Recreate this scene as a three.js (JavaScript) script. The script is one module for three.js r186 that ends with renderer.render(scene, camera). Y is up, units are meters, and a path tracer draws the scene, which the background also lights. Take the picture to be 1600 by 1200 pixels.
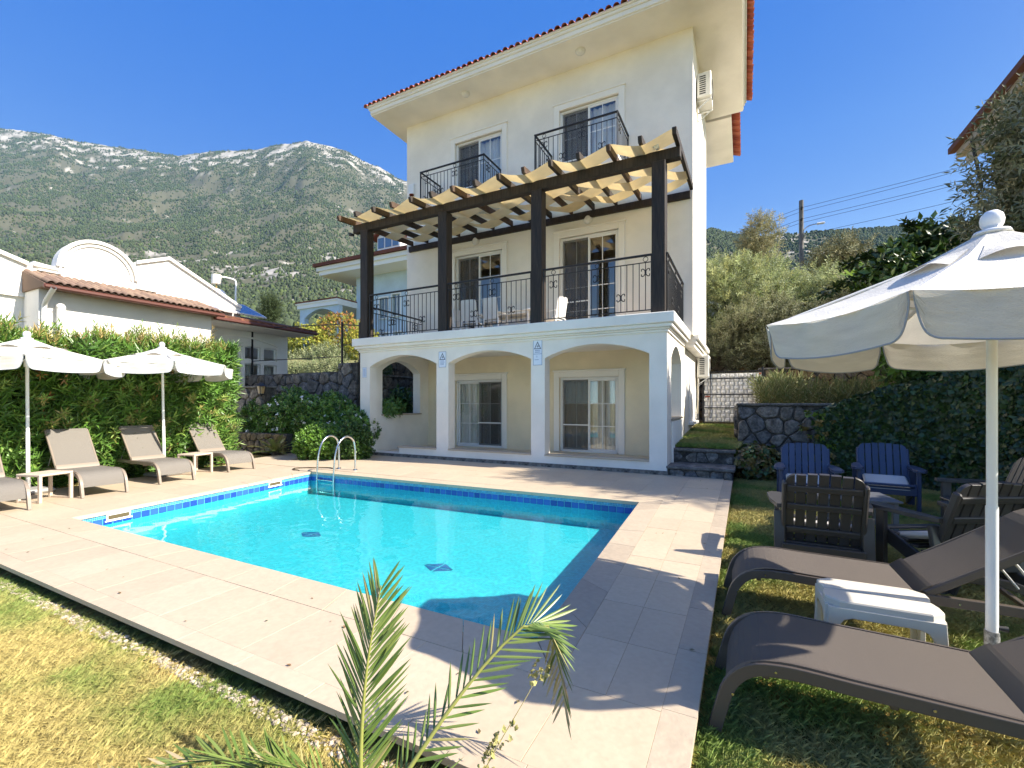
import * as THREE from 'three';
import { mergeGeometries, toCreasedNormals } from 'three/addons/utils/BufferGeometryUtils.js';
import { ImprovedNoise } from 'three/addons/math/ImprovedNoise.js';

// ---------- camera, sky, sun, exposure ----------
const scene = new THREE.Scene();
const camera = new THREE.PerspectiveCamera(2 * Math.atan(600 / 707) * 180 / Math.PI, 4 / 3, 0.05, 12000);
camera.position.set(0, 1.5, 0);
camera.rotation.set(0, 27.178 * Math.PI / 180, 0);
camera.setViewOffset(1600, 1200, 0, -30, 1600, 1200);

const SUN = new THREE.Vector3(2.35, 1.88, -0.32).normalize();
const sun = new THREE.DirectionalLight(new THREE.Color(1.0, 0.92, 0.79), 5);
sun.position.copy(SUN).multiplyScalar(60).add(new THREE.Vector3(-4, 0, -8));
sun.target.position.set(-4, 0, -8);
sun.castShadow = true; sun.shadow.mapSize.set(4096, 4096); sun.shadow.radius = 1;
Object.assign(sun.shadow.camera, { left: -40, right: 40, top: 40, bottom: -40, near: 1, far: 160 });
scene.add(sun, sun.target);

const renderer = new THREE.WebGLRenderer({ antialias: true });
renderer.toneMapping = THREE.LinearToneMapping;
renderer.toneMappingExposure = 2.4;
renderer.shadowMap.enabled = true;

{ // clear air: deep blue overhead, paler low down, a broad glow round the sun
  const w = 512, h = 256, d = new Float32Array(w * h * 4), v = new THREE.Vector3();
  for (let j = 0; j < h; j++) for (let i = 0; i < w; i++) {
    const el = ((j + .5) / h - .5) * Math.PI, az = ((i + .5) / w - .5) * 2 * Math.PI;
    v.set(Math.cos(el) * Math.cos(az), Math.sin(el), Math.cos(el) * Math.sin(az));
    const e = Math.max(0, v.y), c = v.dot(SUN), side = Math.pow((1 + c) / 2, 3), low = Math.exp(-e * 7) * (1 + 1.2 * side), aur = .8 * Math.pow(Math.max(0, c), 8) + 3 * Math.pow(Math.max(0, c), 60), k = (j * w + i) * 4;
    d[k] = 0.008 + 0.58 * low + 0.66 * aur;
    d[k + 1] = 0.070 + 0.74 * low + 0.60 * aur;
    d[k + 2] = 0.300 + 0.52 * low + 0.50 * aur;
    d[k + 3] = 1;
  }
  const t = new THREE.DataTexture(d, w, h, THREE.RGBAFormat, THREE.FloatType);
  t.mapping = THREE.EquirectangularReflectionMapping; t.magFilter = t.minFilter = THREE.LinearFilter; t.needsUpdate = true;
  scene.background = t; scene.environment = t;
}

// ---------- helpers ----------
const rng = s => () => { s |= 0; s = s + 0x6D2B79F5 | 0; let t = Math.imul(s ^ s >>> 15, 1 | s); t = t + Math.imul(t ^ t >>> 7, 61 | t) ^ t; return ((t ^ t >>> 14) >>> 0) / 4294967296; };
const R = rng(20240), rr = (a, b) => a + (b - a) * R();
const V = (x, y, z) => new THREE.Vector3(x, y, z);
const lin = (r, g, b) => new THREE.Color().setRGB(r, g, b);
const D2R = Math.PI / 180, lerp = (a, b, t) => a + (b - a) * t, clamp = (x, a = 0, b = 1) => Math.min(b, Math.max(a, x)), smooth = (a, b, x) => { const t = clamp((x - a) / (b - a)); return t * t * (3 - 2 * t); };
const perlin = new ImprovedNoise();
const fbm = (x, y, z = 0, o = 4) => { let s = 0, a = .5; for (let i = 0; i < o; i++) { s += a * perlin.noise(x, y, z + i * 7.3); x *= 2.03; y *= 2.03; a *= .5; } return s; };
// tileable noise, u v in 0..1
function tnoise(u, v, n, seed) {
  const x = u * n, y = v * n, xi = Math.floor(x), yi = Math.floor(y), f = x - xi, g = y - yi;
  const hsh = (a, b) => { a = ((a % n) + n) % n; b = ((b % n) + n) % n; let q = Math.imul(a * 374761393 + b * 668265263 + seed * 982451653, 1274126177); q ^= q >>> 13; q = Math.imul(q, 1103515245); return ((q ^ q >>> 16) >>> 0) / 4294967296; };
  const s = f * f * (3 - 2 * f), t = g * g * (3 - 2 * g);
  return lerp(lerp(hsh(xi, yi), hsh(xi + 1, yi), s), lerp(hsh(xi, yi + 1), hsh(xi + 1, yi + 1), s), t);
}
const tfbm = (u, v, n, seed, o = 4) => { let s = 0, a = .5, q = 0; for (let i = 0; i < o; i++) { s += a * tnoise(u, v, n << i, seed + i); q += a; a *= .5; } return s / q; };
function tex(n, metres, fn, srgb = true, m = n) {
  const d = new Uint8Array(n * m * 4);
  for (let j = 0; j < m; j++) for (let i = 0; i < n; i++) { const c = fn((i + .5) / n, (j + .5) / m), k = (j * n + i) * 4; d[k] = clamp(c[0]) * 255; d[k + 1] = clamp(c[1]) * 255; d[k + 2] = clamp(c[2]) * 255; d[k + 3] = 255; }
  const t = new THREE.DataTexture(d, n, m); t.wrapS = t.wrapT = THREE.RepeatWrapping; t.magFilter = THREE.LinearFilter; t.minFilter = THREE.LinearMipmapLinearFilter; t.generateMipmaps = true;
  if (srgb) t.colorSpace = THREE.SRGBColorSpace; t.repeat.set(1 / (metres[0] || metres), 1 / (metres[1] || metres)); t.needsUpdate = true; return t;
}
const grey = x => [x, x, x];
const M = (c, rough = .8, o = {}) => new THREE.MeshStandardMaterial({ color: c, roughness: rough, side: THREE.DoubleSide, ...o });
const MP = (c, rough, o = {}) => new THREE.MeshPhysicalMaterial({ color: c, roughness: rough, side: THREE.DoubleSide, ...o });

// uv in metres from the dominant axis of each face
function uvm(g) {
  g = g.index ? g.toNonIndexed() : g; const p = g.attributes.position, u = new Float32Array(p.count * 2), a = V(), b = V(), c = V();
  for (let i = 0; i < p.count; i += 3) {
    a.fromBufferAttribute(p, i); b.fromBufferAttribute(p, i + 1); c.fromBufferAttribute(p, i + 2);
    const n = b.clone().sub(a).cross(c.clone().sub(a)), x = Math.abs(n.x), y = Math.abs(n.y), z = Math.abs(n.z);
    [a, b, c].forEach((q, k) => { const w = y >= x && y >= z ? [q.x, q.z] : x > z ? [q.z, q.y] : [q.x, q.y]; u[(i + k) * 2] = w[0]; u[(i + k) * 2 + 1] = w[1]; });
  }
  g.setAttribute('uv', new THREE.BufferAttribute(u, 2)); return g;
}
const clean = g => { g = g.index ? g.toNonIndexed() : g; for (const k of Object.keys(g.attributes)) if (!['position', 'normal', 'uv'].includes(k)) g.deleteAttribute(k); if (!g.attributes.normal) g.computeVertexNormals(); if (!g.attributes.uv) g.setAttribute('uv', new THREE.BufferAttribute(new Float32Array(g.attributes.position.count * 2), 2)); return g; };
const merge = l => l.length === 1 ? l[0] : mergeGeometries(l.map(clean));
const box = (x0, x1, y0, y1, z0, z1) => new THREE.BoxGeometry(x1 - x0, y1 - y0, z1 - z0).translate((x0 + x1) / 2, (y0 + y1) / 2, (z0 + z1) / 2);
// box with chamfered edges, 44 triangles
function cbox(x0, x1, y0, y1, z0, z1, b = .01) {
  const h = [(x1 - x0) / 2, (y1 - y0) / 2, (z1 - z0) / 2], o = [], S = [-1, 1];
  b = Math.min(b, h[0] * .9, h[1] * .9, h[2] * .9);
  const P = (s, ax) => V(...[0, 1, 2].map(i => s[i] * (i === ax ? h[i] : h[i] - b)));
  const tri = (a, c, d) => { const n = c.clone().sub(a).cross(d.clone().sub(a)); if (n.dot(a.clone().add(c).add(d)) < 0) [c, d] = [d, c]; for (const q of [a, c, d]) o.push(q.x, q.y, q.z); };
  for (let ax = 0; ax < 3; ax++) { const [u, v] = [0, 1, 2].filter(i => i !== ax); for (const s of S) { const q = (i, j) => { const t = [0, 0, 0]; t[ax] = s; t[u] = i; t[v] = j; return P(t, ax); }; tri(q(-1, -1), q(1, -1), q(1, 1)); tri(q(-1, -1), q(1, 1), q(-1, 1)); } }
  for (let ax = 0; ax < 3; ax++) { const [u, v] = [0, 1, 2].filter(i => i !== ax); for (const s of S) for (const t of S) { const q = (k, w) => { const m = [0, 0, 0]; m[ax] = k; m[u] = s; m[v] = t; return P(m, w); }; tri(q(-1, u), q(1, u), q(1, v)); tri(q(-1, u), q(1, v), q(-1, v)); } }
  for (const i of S) for (const j of S) for (const k of S) tri(P([i, j, k], 0), P([i, j, k], 1), P([i, j, k], 2));
  const g = new THREE.BufferGeometry(); g.setAttribute('position', new THREE.Float32BufferAttribute(o, 3)); g.computeVertexNormals();
  return g.translate((x0 + x1) / 2, (y0 + y1) / 2, (z0 + z1) / 2);
}
// a bar w x h from p to q
function bar(p, q, w, h = w, b = .004) {
  const d = q.clone().sub(p), L = d.length(), g = cbox(-w / 2, w / 2, -h / 2, h / 2, 0, L, b), m = new THREE.Matrix4(), z = d.normalize(), up = Math.abs(z.y) > .95 ? V(1, 0, 0) : V(0, 1, 0), x = up.clone().cross(z).normalize(), y = z.clone().cross(x);
  return g.applyMatrix4(m.makeBasis(x, y, z).setPosition(p));
}
const rod = (p, q, r0, r1 = r0, n = 8) => { const d = q.clone().sub(p), L = d.length(); return new THREE.CylinderGeometry(r1, r0, L, n).translate(0, L / 2, 0).applyQuaternion(new THREE.Quaternion().setFromUnitVectors(V(0, 1, 0), d.normalize())).translate(p.x, p.y, p.z); };
const tube = (pts, r, seg = 24, n = 8, closed = false) => new THREE.TubeGeometry(new THREE.CatmullRomCurve3(pts, closed), seg, r, n, closed);
const extr = (shape, depth, bevel = 0) => new THREE.ExtrudeGeometry(shape, { depth, curveSegments: 20, bevelEnabled: bevel > 0, bevelSize: bevel, bevelThickness: bevel, bevelSegments: 2, bevelOffset: -bevel });
const poly = pts => { const s = new THREE.Shape(); pts.forEach(([x, y], i) => i ? s.lineTo(x, y) : s.moveTo(x, y)); s.closePath(); return s; };
const used = {};
const numbered = n => { const k = used[n] = (used[n] ?? -1) + 1; return k ? `${n}_${String(k).padStart(3, '0')}` : n; };
function mesh(name, geo, mat, parent) {
  const m = new THREE.Mesh(Array.isArray(geo) ? merge(geo) : geo, mat); m.castShadow = m.receiveShadow = true; m.name = parent ? name : numbered(name); (parent || scene).add(m); return m;
}
function tag(o, label, category, group) { o.userData.label = label; o.userData.category = category; if (group) o.userData.group = group; return o; }
function thing(name, label, category, group, p = [0, 0, 0], ry = 0) { const o = new THREE.Group(); o.name = numbered(name); scene.add(o); o.position.set(...p); o.rotation.y = ry; return tag(o, label, category, group); }
function struct(name, geo, mat) { const m = mesh(name, geo, mat); m.userData.kind = 'structure'; return m; }
const structGroup = name => { const g = new THREE.Group(); g.name = numbered(name); g.userData.kind = 'structure'; scene.add(g); return g; };
function copyOf(o, label, p, ry = 0, group) { const c = o.clone(); c.name = numbered(o.name.replace(/_\d{3}$/, '')); c.userData = { ...o.userData }; if (group) c.userData.group = group; c.userData.label = label; c.position.set(...p); c.rotation.set(0, ry, 0); scene.add(c); return c; }
// parts written in world coordinates are shifted so that the group stands at its base
function rebase(o, x, y, z) { o.position.set(x, y, z); for (const c of o.children) c.position.sub(V(x, y, z)); return o; }
// ---------- materials ----------
const T = {
  stucco: tex(256, 2.4, (u, v) => grey(.95 + .05 * smooth(.2, .8, tfbm(u, v, 4, 3, 5)))),
  stuccoB: tex(256, .5, (u, v) => grey(tfbm(u, v, 24, 9, 3)), false),
  stone: tex(256, .6, (u, v) => { const a = tfbm(u, v, 5, 21, 5), b = tfbm(u, v, 18, 4, 3); return grey(.62 + .5 * (a - .5) + .35 * (b - .5)); }),
  stoneB: tex(256, .4, (u, v) => grey(tfbm(u, v, 8, 33, 5)), false),
  trav: tex(512, 1.3, (u, v) => { const s = tfbm(u, v * 1, 3, 5, 3), l = tnoise(u, v + .08 * s, 64, 8) * .35 + tfbm(u * 1, v, 4, 12, 4) * .65, g = tfbm(u, v, 40, 2, 2); const k = .97 + .07 * (l - .5) + .05 * (g - .5); return [k * 1.02, k, k * .97]; }),
  travB: tex(256, .5, (u, v) => grey(tfbm(u, v, 20, 6, 3)), false),
  wood: tex(256, [.25, 1.6], (u, v) => { const l = tnoise(u, v * .25, 32, 4) * .6 + tfbm(u, v, 6, 7, 3) * .6; return grey(.35 + .6 * l); }, true, 512),
  weave: tex(128, .02, (u, v) => { const a = Math.abs(Math.sin(u * Math.PI * 8)), b = Math.abs(Math.sin(v * Math.PI * 8)); return grey(.72 + .28 * a * b); }),
  weaveB: tex(64, .012, (u, v) => grey(Math.abs(Math.sin(u * Math.PI * 4)) * Math.abs(Math.sin(v * Math.PI * 4))), false),
  cloth: tex(256, 1.1, (u, v) => grey(.92 + .1 * (tfbm(u, v, 6, 41, 4) - .4))),
  clothB: tex(256, .7, (u, v) => grey(.6 * tfbm(u, v, 4, 13, 3) + .4 * tnoise(u, v, 96, 3)), false),
  lawn: tex(512, 3.1, (u, v) => { const p = smooth(.42, .66, tfbm(u, v, 4, 51, 4)), f = tfbm(u, v, 60, 52, 2), k = .7 + .6 * f; return [lerp(.56, .38, p) * k, lerp(.48, .42, p) * k, lerp(.25, .16, p) * k]; }),
  soil: tex(256, 1.2, (u, v) => { const k = .6 + .7 * (tfbm(u, v, 16, 61, 4) - .1); return [.56 * k, .48 * k, .38 * k]; }),
  soilB: tex(256, .6, (u, v) => grey(tfbm(u, v, 14, 62, 4)), false),
  mosaic: tex(512, .5, (u, v) => { const n = 20, x = (u * n) % 1, y = (v * n) % 1, gr = Math.min(x, y) < .1 ? 1 : 0, k = .9 + .2 * (tnoise(u, v, 20, 71) - .5); return gr ? [.80, .93, .93] : [.60 * k, .915 * k, .955 * k]; }),
  mosaicTop: tex(256, .2, (u, v) => { const n = 8, x = (u * n) % 1, y = (v * n) % 1, gr = Math.min(x, y) < .1 ? 1 : 0, k = .85 + .3 * (tnoise(u, v, 8, 72) - .5); return gr ? [.72, .86, .88] : [.18 * k, .64 * k, .80 * k]; }),
};
const stucco = M(lin(.88, .835, .755), .92, { map: T.stucco, bumpMap: T.stuccoB, bumpScale: .0025 });
const stuccoTrim = M(lin(.88, .85, .79), .85, { map: T.stucco });
const stuccoBounce = M(lin(.88, .77, .56), .92, { map: T.stucco, bumpMap: T.stuccoB, bumpScale: .0025 });  // porch stucco, warm bounce light off the deck put into its colour
const whiteFrame = M(lin(.80, .80, .79), .35);
const ironM = M(lin(.018, .018, .02), .45, { metalness: .3 });
const steel = M(lin(.62, .62, .62), .18, { metalness: 1 });
const glassM = MP(lin(.96, .98, .98), .02, { transmission: 1, thickness: 0, ior: 1.85 });
const dark = M(lin(.02, .02, .022), .6);
const concrete = M(lin(.40, .38, .35), .95, { map: T.stone, bumpMap: T.stoneB, bumpScale: .004 });
const terracotta = M(lin(.42, .12, .06), .8, { map: T.stone });
const mortar = M(lin(.19, .175, .155), .95, { map: T.stone, bumpMap: T.stoneB, bumpScale: .01 });
const travM = [[.515, .435, .335], [.53, .45, .35], [.50, .42, .325], [.525, .445, .345], [.51, .43, .33]].map(c => M(lin(...c), .55, { map: T.trav, bumpMap: T.travB, bumpScale: .001 }));
const copingM = [[.43, .365, .29], [.455, .39, .31], [.405, .345, .275]].map(c => M(lin(...c), .7, { map: T.trav, bumpMap: T.stoneB, bumpScale: .004 }));
const lawnM = M(lin(1.0, .93, .80), .97, { map: T.lawn, bumpMap: T.soilB, bumpScale: .02 });
const soilM = M(lin(.72, .68, .62), .97, { map: T.soil, bumpMap: T.soilB, bumpScale: .015 });

// ---------- pool and deck outlines (x, z) ----------
const PN = { nl: [-7.83, -2.64], fl: [-8.44, -6.81], fr: [-1.42, -6.98], nr: [-1.18, -2.64] };
const WATER = -.195, FLOOR = -.47;

{ // one sheet of ground out to the horizon, with the pit of the pool left open
  const sq = (C, a) => { C.moveTo(-a, -a); C.lineTo(a, -a); C.lineTo(a, a); C.lineTo(-a, a); C.closePath(); return C; }, s = sq(new THREE.Shape(), 26), far = sq(new THREE.Shape(), 2700); far.holes.push(sq(new THREE.Path(), 26));
  const h = new THREE.Path(); [[-8.1, -2.45], [-8.75, -7.05], [-1.1, -7.15], [-1.0, -2.45]].forEach(([x, z], i) => i ? h.lineTo(x, -z) : h.moveTo(x, -z)); h.closePath(); s.holes.push(h);
  struct('ground', [s, far].map(q => uvm(new THREE.ShapeGeometry(q).rotateX(-Math.PI / 2).translate(0, -.12, 0))), lawnM);
}
function quadSlab(q, y0, y1, inset = .0012, b = .0012) { // slab on four corners (x, z), joints left by the inset, top edge chamfered
  const cx = q.reduce((s, p) => s + p[0], 0) / 4, cz = q.reduce((s, p) => s + p[1], 0) / 4;
  const sh = d => q.map(([x, z]) => { const L = Math.hypot(x - cx, z - cz); return [x + (cx - x) / L * d * 1.4, z + (cz - z) / L * d * 1.4]; });
  const A = sh(inset), B = sh(inset + b), o = [], P = (p, y) => [p[0], y, p[1]];
  const Q = (a, b, c, d) => o.push(...a, ...b, ...c, ...a, ...c, ...d);
  Q(P(B[0], y1), P(B[1], y1), P(B[2], y1), P(B[3], y1));
  for (let i = 0; i < 4; i++) { const j = (i + 1) % 4; Q(P(A[i], y1 - b), P(A[j], y1 - b), P(B[j], y1), P(B[i], y1)); Q(P(A[i], y0), P(A[j], y0), P(A[j], y1 - b), P(A[i], y1 - b)); }
  const g = new THREE.BufferGeometry(); g.setAttribute('position', new THREE.Float32BufferAttribute(o, 3)); g.computeVertexNormals();
  const n = g.attributes.normal; if (n.getY(0) < 0) { const p = g.attributes.position.array; for (let i = 0; i < p.length; i += 9) for (let k = 0; k < 3; k++) { const t = p[i + 3 + k]; p[i + 3 + k] = p[i + 6 + k]; p[i + 6 + k] = t; } g.computeVertexNormals(); }
  return uvm(g);
}
const L2 = (a, b, t) => [lerp(a[0], b[0], t), lerp(a[1], b[1], t)];
function zone(parent, name, q, nx, ny, y0, y1, mats, inset) { // q: four corners; nx along q0-q1, ny along q0-q3
  for (let i = 0; i < nx; i++) for (let j = 0; j < ny; j++) {
    const at = (s, t) => L2(L2(q[0], q[1], s), L2(q[3], q[2], s), t);
    const g = quadSlab([at(i / nx, j / ny), at((i + 1) / nx, j / ny), at((i + 1) / nx, (j + 1) / ny), at(i / nx, (j + 1) / ny)], y0, y1 + rr(-.0012, .0012), inset);
    const du = rr(0, 3), dv = rr(0, 3), uv = g.attributes.uv; for (let k = 0; k < uv.count; k++) uv.setXY(k, uv.getX(k) + du, uv.getY(k) + dv);
    mesh(name, g, mats[Math.floor(R() * mats.length)], parent);
  }
}
const deck = structGroup('deck');
{
  const bed = [[[-12.2, -1.61], [-.24, -1.61], [-.24, -2.5], [-12.2, -2.5]], [[-.24, -2.5], [-.24, -9.8], [-1.25, -9.8], [-1.05, -2.5]], [[-11.6, -7.0], [-1.25, -7.1], [-1.25, -10.0], [-12.2, -10.0]], [[-10.55, -2.5], [-8.05, -2.5], [-8.7, -7.0], [-11.25, -7.0]]];
  mesh('bed', bed.map(q => quadSlab(q, -.06, -.003, 0, .002)), M(lin(.80, .70, .55), .95, { map: T.soil }), deck);
  mesh('shaded_gap', bed.map(q => quadSlab(q.map(([x, z]) => [x > -.3 ? x - .05 : x, z > -1.7 ? z - .05 : z]), -.13, -.061, 0, .002)), M(lin(.16, .11, .05), .95, { map: T.soil }), deck);  // dark brown colour stands in for the shade in the gap under the edge
  const co = { nl: [-8.15, -2.29], nr: [-.91, -2.29], fr: [-1.12, -7.30], fl: [-8.80, -7.13] };
  zone(deck, 'edge_strip', [[-12.2, -1.575], [-.2, -1.575], [-.2, -1.70], [-12.2, -1.70]], 20, 1, -.034, .0, travM, .001);
  zone(deck, 'deck_tile', [[-12.2, -1.70], [-.36, -1.70], [-.36, -2.29], [-12.2, -2.29]], 25, 1, -.03, 0, travM);
  zone(deck, 'coping_stone', [co.nl, co.nr, PN.nr, PN.nl], 12, 1, -.05, .001, travM, .002);
  zone(deck, 'coping_stone', [PN.nr, co.nr, co.fr, PN.fr], 1, 8, -.05, .001, copingM, .002);
  zone(deck, 'coping_stone', [PN.fl, PN.fr, co.fr, co.fl], 12, 1, -.05, .001, travM, .002);
  zone(deck, 'coping_stone', [co.nl, PN.nl, PN.fl, co.fl], 1, 8, -.05, .001, travM, .002);
  zone(deck, 'deck_tile', [co.nr, [-.36, -2.29], [-.36, -7.30], co.fr], 2, 9, -.03, 0, travM);
  zone(deck, 'edge_strip', [[-.36, -1.70], [-.2, -1.70], [-.2, -9.75], [-.36, -9.75]], 1, 13, -.034, 0, copingM, .001);
  zone(deck, 'deck_tile', [[-.36, -7.30], [-11.8, -7.13], [-12.2, -9.9], [-.36, -9.9]], 19, 4, -.03, 0, travM);
  zone(deck, 'deck_tile', [[-10.6, -2.29], co.nl, co.fl, [-11.25, -7.12]], 4, 8, -.03, 0, travM);
}
// ---------- pool ----------
const pool = structGroup('pool_basin');
{
  const C = [PN.nl, PN.nr, PN.fr, PN.fl], floorM = M(lin(.24, .68, .70), .55, { map: T.mosaic }), topM = M(lin(.85, .9, .95), .3, { map: T.mosaicTop });
  const wallQuad = (a, b, y0, y1, off = 0) => { // inner face from a to b (x, z)
    const g = new THREE.BufferGeometry(), L = Math.hypot(b[0] - a[0], b[1] - a[1]);
    g.setAttribute('position', new THREE.Float32BufferAttribute([a[0], y0, a[1], b[0], y0, b[1], b[0], y1, b[1], a[0], y1, a[1]], 3)); g.setAttribute('uv', new THREE.Float32BufferAttribute([0, y0, L, y0, L, y1, 0, y1], 2)); g.setIndex([0, 1, 2, 0, 2, 3]); g.computeVertexNormals(); return g.toNonIndexed();
  };
  // faces stand 15 mm back from the coping's edge
  const O = [[-7.85, -2.625], [-1.16, -2.625], [-1.40, -6.995], [-8.46, -6.825]];
  const fl = new THREE.BufferGeometry(); fl.setAttribute('position', new THREE.Float32BufferAttribute(O.flatMap(p => [p[0], FLOOR, p[1]]), 3)); fl.setIndex([0, 1, 2, 0, 2, 3]); fl.computeVertexNormals();
  mesh('basin_floor', uvm(fl), floorM, pool);
  for (let i = 0; i < 4; i++) { const a = O[i], b = O[(i + 1) % 4]; mesh('basin_wall', wallQuad(a, b, FLOOR, -.105), floorM, pool); mesh('upper_mosaic', wallQuad(a, b, -.105, -.03), topM, pool); }
  // the row of glazed blue tiles at the water line
  const blue = [[.022, .07, .33], [.028, .09, .38], [.018, .055, .28], [.035, .11, .42]].map(c => M(lin(...c), .12)), tg = cbox(-.057, .057, -.045, .045, -.006, .006, .004);
  const row = (a, b, n) => { const ang = -Math.atan2(b[1] - a[1], b[0] - a[0]); for (let i = 0; i < n; i++) { const p = L2(a, b, (i + .5) / n), m = mesh('waterline_tile', tg, blue[Math.floor(R() * 4)], pool); m.position.set(p[0], -.15, p[1]); m.rotation.y = ang; } };
  row(O[3], O[2], 58); row(O[0], O[3], 35); row(O[1], O[2], 36);
  // diamonds of dark tile, each of four pieces, set in the floor and the far wall
  const dia = M(lin(.02, .10, .28), .3), piece = new THREE.Shape(); piece.moveTo(.012, .012); piece.lineTo(.2, .012); piece.lineTo(.012, .13); piece.closePath();
  const pg = extr(piece, .004);
  const diamond = (m4) => { for (const [sx, sy] of [[1, 1], [-1, 1], [-1, -1], [1, -1]]) { const m = mesh('diamond_tile', pg, dia, pool); m.matrix.copy(m4).multiply(new THREE.Matrix4().makeScale(sx, sy, 1)); m.matrix.decompose(m.position, m.quaternion, m.scale); } };
  for (const [x, z] of [[-5.78, -4.66], [-3.26, -4.42]]) diamond(new THREE.Matrix4().makeRotationX(-Math.PI / 2).setPosition(x, FLOOR + .002, z));
  for (const [x, y] of [[-6.15, -.335], [-3.7, -.335]]) diamond(new THREE.Matrix4().makeTranslation(x, y, -6.862 - .024 * (x + 8.4)));
  // skimmer mouths in the left wall, a hose tail, inlet caps
  const onLeft = t => L2(O[0], O[3], t), la = -Math.atan2(O[3][1] - O[0][1], O[3][0] - O[0][0]);
  for (const t of [.13, .77]) { const p = onLeft(t), m = mesh('skimmer_mouth', [box(-.15, .15, -.14, -.045, -.03, .012), box(-.17, .17, -.155, -.14, -.03, .02)], whiteFrame, pool); m.position.set(p[0], 0, p[1]); m.rotation.y = la; const d = mesh('skimmer_slot', box(-.13, .13, -.128, -.072, .013, .016), M(lin(.10, .07, .03), .8), pool); d.position.set(p[0], 0, p[1]); d.rotation.y = la; }
}
{ // the water: a smooth sheet with slow ripples
  const s = [[-7.85, -2.625], [-1.16, -2.625], [-1.40, -6.995], [-8.46, -6.825]], g = new THREE.BufferGeometry();
  g.setAttribute('position', new THREE.Float32BufferAttribute(s.flatMap(p => [p[0], WATER, p[1]]), 3)); g.setIndex([0, 1, 2, 0, 2, 3]); g.computeVertexNormals();
  const b = tex(512, 2.6, (u, v) => grey(.7 * tfbm(u, v, 5, 81, 3) + .3 * tfbm(u, v, 14, 82, 2)), false);
  struct('water', uvm(g), MP(lin(.60, .97, .98), .0, { transmission: 1, thickness: 0, ior: 1.33, bumpMap: b, bumpScale: .011 }));
}
// ---------- the villa ----------
const ZF = -9.85, ZW = -12.7, house = thing('villa', 'three-storey cream white villa with arched porch, balconies and red tiled eaves', 'house');
const DX = [[-8.60, -6.92], [-4.86, -3.20]];               // the two columns of sliding doors
const rectHole = (x0, x1, y0, y1) => { const p = new THREE.Path(); p.moveTo(x0, y0); p.lineTo(x0, y1); p.lineTo(x1, y1); p.lineTo(x1, y0); p.closePath(); return p; };
const rect = (x0, x1, y0, y1) => poly([[x0, y0], [x1, y0], [x1, y1], [x0, y1]]);
const archPath = (p, x0, x1, y0, sp, ap) => { p.moveTo(x0, y0); p.lineTo(x0, sp); const n = 16; for (let i = 1; i < n; i++) { const t = i / n; p.lineTo(lerp(x0, x1, t), sp + (ap - sp) * Math.pow(Math.sin(Math.PI * t), .85)); } p.lineTo(x1, sp); p.lineTo(x1, y0); p.closePath(); return p; };
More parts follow.
